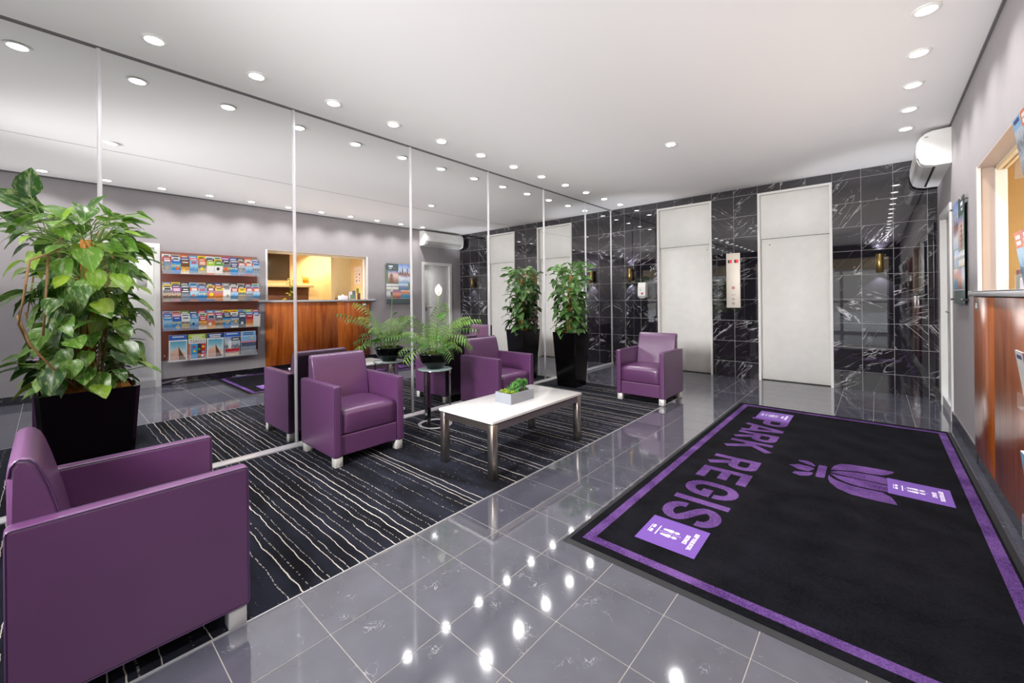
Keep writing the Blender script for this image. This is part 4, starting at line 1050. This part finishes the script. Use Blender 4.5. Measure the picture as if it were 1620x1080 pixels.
fm = empty('dark_picture', (6.65, 4.60, 1.50)); tag(fm, 'dark framed picture in the recess at the back of the office', 'picture'); MB().rbox(-.02, -.0005, -.10, .10, -.22, .22, .002, 'black_matt', 1).build('frame', fm); MB().box(-.022, -.02, -.085, .085, -.20, .20, 'tan').build('print', fm)
tn = MB().rbox(4.190, 4.230, 2.41, 2.46, 1.199, 1.32, .003, 'cream', 1).build('cream_tag_stand'); tag(tn, 'small cream stand at the door end of the counter ledge', 'stand')
lt = empty('counter_note', (W - .022, 4.14, 1.10)); tag(lt, 'small pale note stuck on the timber counter front near its poster end', 'note'); MB().box(-.0015, -.0003, -.045, .045, -.028, .028, 'card_green').build('sheet', lt); MB().box(-.0022, -.0016, -.035, .03, -.018, .018, 'white_print').build('print', lt)

# ---------------- brochure rack
rk = empty('brochure_rack', (W, 1.668, 1.13)); tag(rk, 'dark timber brochure rack with four tiers of clear pockets on the grey wall', 'rack')
MB().rbox(-.018, -.0005, -.603, .603, -.768, .772, .002, 'mahogany', 1).build('backboard', rk)
MB().lathe([(0, 0), (.008, 0), (.008, .004), (0, .004)], (0, 0, 0), 'chrome', 10).build('screw', rk, (-.0215, -.57, -.71), (0, PI / 2, 0))
ROWS = [1.587, 1.192, .781]
for z_ in ROWS:
    q = MB(); 
    q.mesh([(-.020, -.601, z_ - 1.13), (-.152, -.601, z_ - 1.13), (-.152, .601, z_ - 1.13), (-.020, .601, z_ - 1.13), (-.020, -.601, z_ - 1.134), (-.152, -.601, z_ - 1.134), (-.152, .601, z_ - 1.134), (-.020, .601, z_ - 1.134)], [(0, 1, 2, 3), (7, 6, 5, 4), (0, 4, 5, 1), (1, 5, 6, 2), (2, 6, 7, 3), (3, 7, 4, 0)], 'acrylic')
    q.box(-.155, -.1522, -.601, .601, z_ - 1.134, z_ - 1.08, 'acrylic'); q.build('clear_pocket', rk)
q = MB(); q.box(-.152, -.020, -.56, .555, .336 - 1.13, .340 - 1.13, 'acrylic'); q.box(-.155, -.1522, -.56, .555, .336 - 1.13, .42 - 1.13, 'acrylic'); q.build('clear_pocket', rk)

PALC = {'red': '#c0303a', 'blue': '#2f62b8', 'pale blue': '#8ab8dc', 'sky blue': '#3f98d0', 'orange': '#dc6a2c', 'yellow': '#f0d030', 'green': '#5f9a3c', 'white': '#eceae6', 'grey': '#8b8f98', 'dark': '#3a3a42', 'tan': '#b8a890', 'magenta': '#b83a90', 'brown': '#6f4a30', 'pink': '#e08aa0', 'navy': '#27407c', 'lime': '#a8c83c', 'mint': '#b8d8b8', 'maroon': '#7c2530'}
for k_, v_ in PALC.items(): M['ink_' + k_] = plain('print_ink_' + k_.replace(' ', '_'), v_, .35)
PICS = {'sea': [(0, '#2a5a90'), (.4, '#5f9cc8'), (.6, '#a8cce0'), (1, '#7fb4dc')], 'reef': [(0, '#1f6fb0'), (.45, '#2f8fd0'), (.55, '#e8d060'), (.65, '#3aa0d8'), (1, '#2a60b8')], 'hills': [(0, '#8a8060'), (.4, '#c8b890'), (.55, '#566068'), (1, '#b8c4c8')],
        'people': [(0, '#c8b89c'), (.35, '#6a5040'), (.5, '#d8b898'), (.7, '#4a5a68'), (1, '#c0ccd0')], 'city': [(0, '#4a5870'), (.4, '#a0a8b4'), (.5, '#5a6068'), (.7, '#c8d0d8'), (1, '#88a8cc')], 'food': [(0, '#e8dcc0'), (.4, '#c87a38'), (.55, '#f0c860'), (.75, '#8a4a28'), (1, '#e8e0d0')],
        'paper': [(0, '#dcd8d0'), (.5, '#eeeae4'), (1, '#e4e0dc')], 'night': [(0, '#202830'), (.5, '#506078'), (1, '#28303c')], 'gold': [(0, '#e0a838'), (.5, '#d8683c'), (1, '#5fa8d0')], 'slate': [(0, '#70747c'), (.5, '#94a0ac'), (1, '#5c7c9c')]}
for k_, v_ in PICS.items(): M['cov_' + k_] = ramp_mat('cover_' + k_, v_, 7, .7)
def leaflet(y, zb, x, w, h, head, pic, foot, hf, label, lean=.16, group='', seed=0, th=.004, cat='brochure', name='brochure'):
    rg = random.Random(seed); r = MB()
    a = .0; h = .197 if (name == 'brochure' and lean) else h
    r.box(0, th, -w / 2, w / 2, 0, h, 'ink_white')
    zz = h * (1 - hf); f0 = h * .12 if foot else 0.0
    r.poly([(-.0004, -w / 2, f0), (-.0004, w / 2, f0), (-.0004, w / 2, zz), (-.0004, -w / 2, zz)], 'cov_' + pic)
    r.poly([(-.0004, -w / 2, zz), (-.0004, w / 2, zz), (-.0004, w / 2, h), (-.0004, -w / 2, h)], 'ink_' + head)
    if foot: r.poly([(-.0004, -w / 2, 0), (-.0004, w / 2, 0), (-.0004, w / 2, f0), (-.0004, -w / 2, f0)], 'ink_' + foot)
    tm = 'ink_white' if head not in ('white', 'yellow', 'mint', 'pale blue', 'tan') else rg.choice(['ink_dark', 'ink_red', 'ink_navy'])
    for k in range(rg.choice([1, 2])):
        z0 = h - h * hf * (.34 + .36 * k); ln = w * rg.uniform(.55, .8); r.poly([(-.0008, -ln / 2, z0 - .007), (-.0008, ln / 2, z0 - .007), (-.0008, ln / 2, z0 + .007), (-.0008, -ln / 2, z0 + .007)], tm)
    if rg.random() < .6:
        cx_, cz_, rr = rg.uniform(-.15, .15) * w, f0 + (zz - f0) * rg.uniform(.35, .6), w * rg.uniform(.14, .26)
        r.poly([(-.0008, cx_ + rr * math.cos(k * PI / 5), cz_ + rr * 1.2 * math.sin(k * PI / 5)) for k in range(10)], rg.choice(['ink_white', 'ink_dark', 'ink_tan', 'ink_sky blue', 'ink_orange', 'ink_yellow']))
    o = r.build(name); o.location = (x, y, zb); o.rotation_euler = (0, -lean, 0)
    tag(o, label, cat, group); return o
front = [
 [('red', 'slate', None, .18), ('blue', 'reef', None, .22), ('brown', 'food', None, .5), ('pale blue', 'sea', 'grey', .3), ('orange', 'hills', None, .32), ('lime', 'paper', 'orange', .34), ('green', 'paper', 'tan', .32), ('tan', 'people', None, .18), ('navy', 'reef', None, .4), ('red', 'city', None, .25), ('orange', 'sea', 'red', .25), ('pale blue', 'city', None, .2)],
 [('white', 'people', None, .2), ('magenta', 'people', 'pink', .3), ('dark', 'city', None, .42), ('orange', 'sea', 'orange', .25), ('pale blue', 'reef', None, .3), ('maroon', 'gold', 'blue', .22), ('yellow', 'gold', 'orange', .2), ('white', 'paper', None, .2), ('red', 'sea', 'white', .3), ('yellow', 'hills', None, .34), ('red', 'city', None, .24), ('orange', 'sea', 'orange', .28)],
 [('sky blue', 'sea', None, .25), ('blue', 'reef', None, .35), ('white', 'hills', 'brown', .4), ('sky blue', 'sea', None, .2), ('red', 'food', None, .4), ('pale blue', 'gold', None, .2), ('dark', 'people', None, .2), ('dark', 'reef', None, .22), ('navy', 'city', 'white', .25), ('blue', 'night', None, .2), ('red', 'gold', None, .4), ('white', 'paper', 'mint', .3)]]
mid = [['red', 'white', 'navy', 'pink', 'orange', 'dark', 'yellow', 'navy', 'grey', 'tan', 'white', 'blue'], ['yellow', 'navy', 'grey', 'sky blue', 'blue', 'yellow', 'orange', 'tan', 'white', 'dark', 'pale blue', 'pale blue'], ['blue', 'pink', 'white', 'blue', 'mint', 'orange', 'magenta', 'navy', 'white', 'dark', 'sky blue', 'blue']]
back = [['white', 'tan', 'orange', 'sky blue', 'yellow', 'white', 'mint', 'magenta', 'blue', 'dark', 'orange', 'grey'], ['grey', 'yellow', 'dark', 'pale blue', 'tan', 'dark', 'navy', 'grey', 'dark', 'tan', 'maroon', 'mint'], ['pale blue', 'tan', 'green', 'dark', 'red', 'sky blue', 'grey', 'yellow', 'yellow', 'pale blue', 'lime', 'red']]
RN = ['top', 'second', 'third']
for ri, z_ in enumerate(ROWS):
    for k in range(12):
        y_ = 1.668 - .553 + .1005 * k; nm = ORD[k]
        for ti, tier in enumerate(('front', 'middle', 'back')):
            if ti == 0: hd, pc, ft, hf = front[ri][k]
            else: hd = (mid, back)[ti - 1][ri][k]; pc = random.choice(list(PICS)); ft = None; hf = .35
            leaflet(y_, z_ + .003 + .038 * ti, W - .136 + .034 * ti, .097, .212, hd, pc, ft, hf, '%s-headed brochure, %s from the white door, %s layer of the %s rack row' % (hd, nm, tier, RN[ri]), .12, 'brochures in the %s rack row' % RN[ri], ri * 100 + k * 3 + ti)
M['cov_mountain'] = ramp_mat('cover_mountain', [(0, '#d8a890'), (.3, '#e8c8b4'), (.5, '#c8dcdc'), (.68, '#8ac4d4'), (1, '#4a9cbc')], 3, .3)
M['cov_rock'] = ramp_mat('cover_rock', [(0, '#c89884'), (.5, '#e4bea8'), (1, '#ecd4c8')], 5, .4)
mags = [('mountain', 'aqua and peach mountain magazine'), ('coast', 'colourful magazine with a large white masthead'), ('mountain', 'aqua and peach mountain magazine'), ('city', 'city collage magazine with dark masthead'), ('seaside', 'blue and pink seaside magazine')]
for k, (kind, lab) in enumerate(mags):
    y_ = 1.668 - .44 + .219 * k; wv, hv = .205, .30
    # rear copy
    rh = ['blue', 'lime', 'navy', 'blue', 'pale blue'][k]
    leaflet(y_ + .006, .343 + .07, W - .085, wv, hv, rh, 'city', None, .25, '%s-headed magazine behind, %s from white door, lowest rack row' % (rh, ORD[k]), .10, 'magazines in the lowest rack row', 900 + k, .008, 'magazine', 'magazine')
    r = MB(); r.box(0, .008, -wv / 2, wv / 2, 0, hv, 'ink_white'); f = -.0005
    def R4(a, b, c, d, m_, dx=0.0): r.poly([(f - dx, -wv / 2 + wv * a, hv * c), (f - dx, -wv / 2 + wv * b, hv * c), (f - dx, -wv / 2 + wv * b, hv * d), (f - dx, -wv / 2 + wv * a, hv * d)], m_)
    if kind == 'mountain':
        R4(.06, .94, .05, .95, 'cov_mountain'); P3 = lambda *pp: r.poly([(f - .0004, -wv / 2 + wv * a, hv * b) for a, b in pp], 'ink_tan')
        r.poly([(f - .0004, -wv / 2 + wv * a, hv * b) for a, b in ((.06, .05), (.55, .05), (.50, .70), (.36, .62), (.06, .40))], 'cov_rock'); r.poly([(f - .0004, -wv / 2 + wv * a, hv * b) for a, b in ((.55, .05), (.94, .05), (.50, .70))], 'ink_brown')
    elif kind == 'coast':
        R4(0, 1, .80, 1, 'ink_white'); R4(.0, .10, 0, .8, 'ink_orange'); R4(.12, .52, .05, .78, 'ink_sky blue'); R4(.52, .72, .05, .78, 'ink_dark'); R4(.72, .98, .05, .78, 'ink_red')
        for (a, b, m_) in ((.3, .62, 'ink_red'), (.34, .42, 'ink_yellow'), (.60, .5, 'ink_green'), (.62, .25, 'ink_orange'), (.84, .62, 'ink_yellow'), (.85, .35, 'ink_pale blue'), (.80, .18, 'ink_white')):
            r.poly([(f - .0006, -wv / 2 + wv * a + .017 * math.cos(q_ * PI / 4), hv * b + .018 * math.sin(q_ * PI / 4)) for q_ in range(8)], m_)
    elif kind == 'city':
        R4(0, 1, 0, 1, 'cov_city'); R4(.42, 1, .80, .98, 'ink_dark'); R4(.5, .9, .86, .91, 'ink_white', .0004); R4(.24, .42, .40, .80, 'ink_white', .0002); R4(.05, .95, .20, .40, 'ink_red', .0002); R4(.05, .95, .02, .18, 'cov_food', .0002)
    else:
        R4(0, 1, 0, .45, 'cov_slate'); R4(0, 1, .45, .66, 'cov_night'); R4(0, 1, .66, .74, 'ink_pink'); R4(0, 1, .74, 1, 'ink_pale blue'); R4(.62, .78, .84, .92, 'ink_yellow', .0004)
    o = r.build('magazine'); o.location = (W - .130, y_, .343); o.rotation_euler = (0, -.10, 0)
    tag(o, '%s in front, %s from white door, lowest rack row' % (lab, ORD[k]), 'magazine', 'magazines in the lowest rack row')
    if kind == 'coast':
        text_mesh('COAST', .060, 'ink_dark', Matrix.Translation((f - .0008, 0, hv * .89)) @ Matrix(((0, 0, -1, 0), (-1, 0, 0, 0), (0, 1, 0, 0), (0, 0, 0, 1))), 'masthead', o, sx=.95)
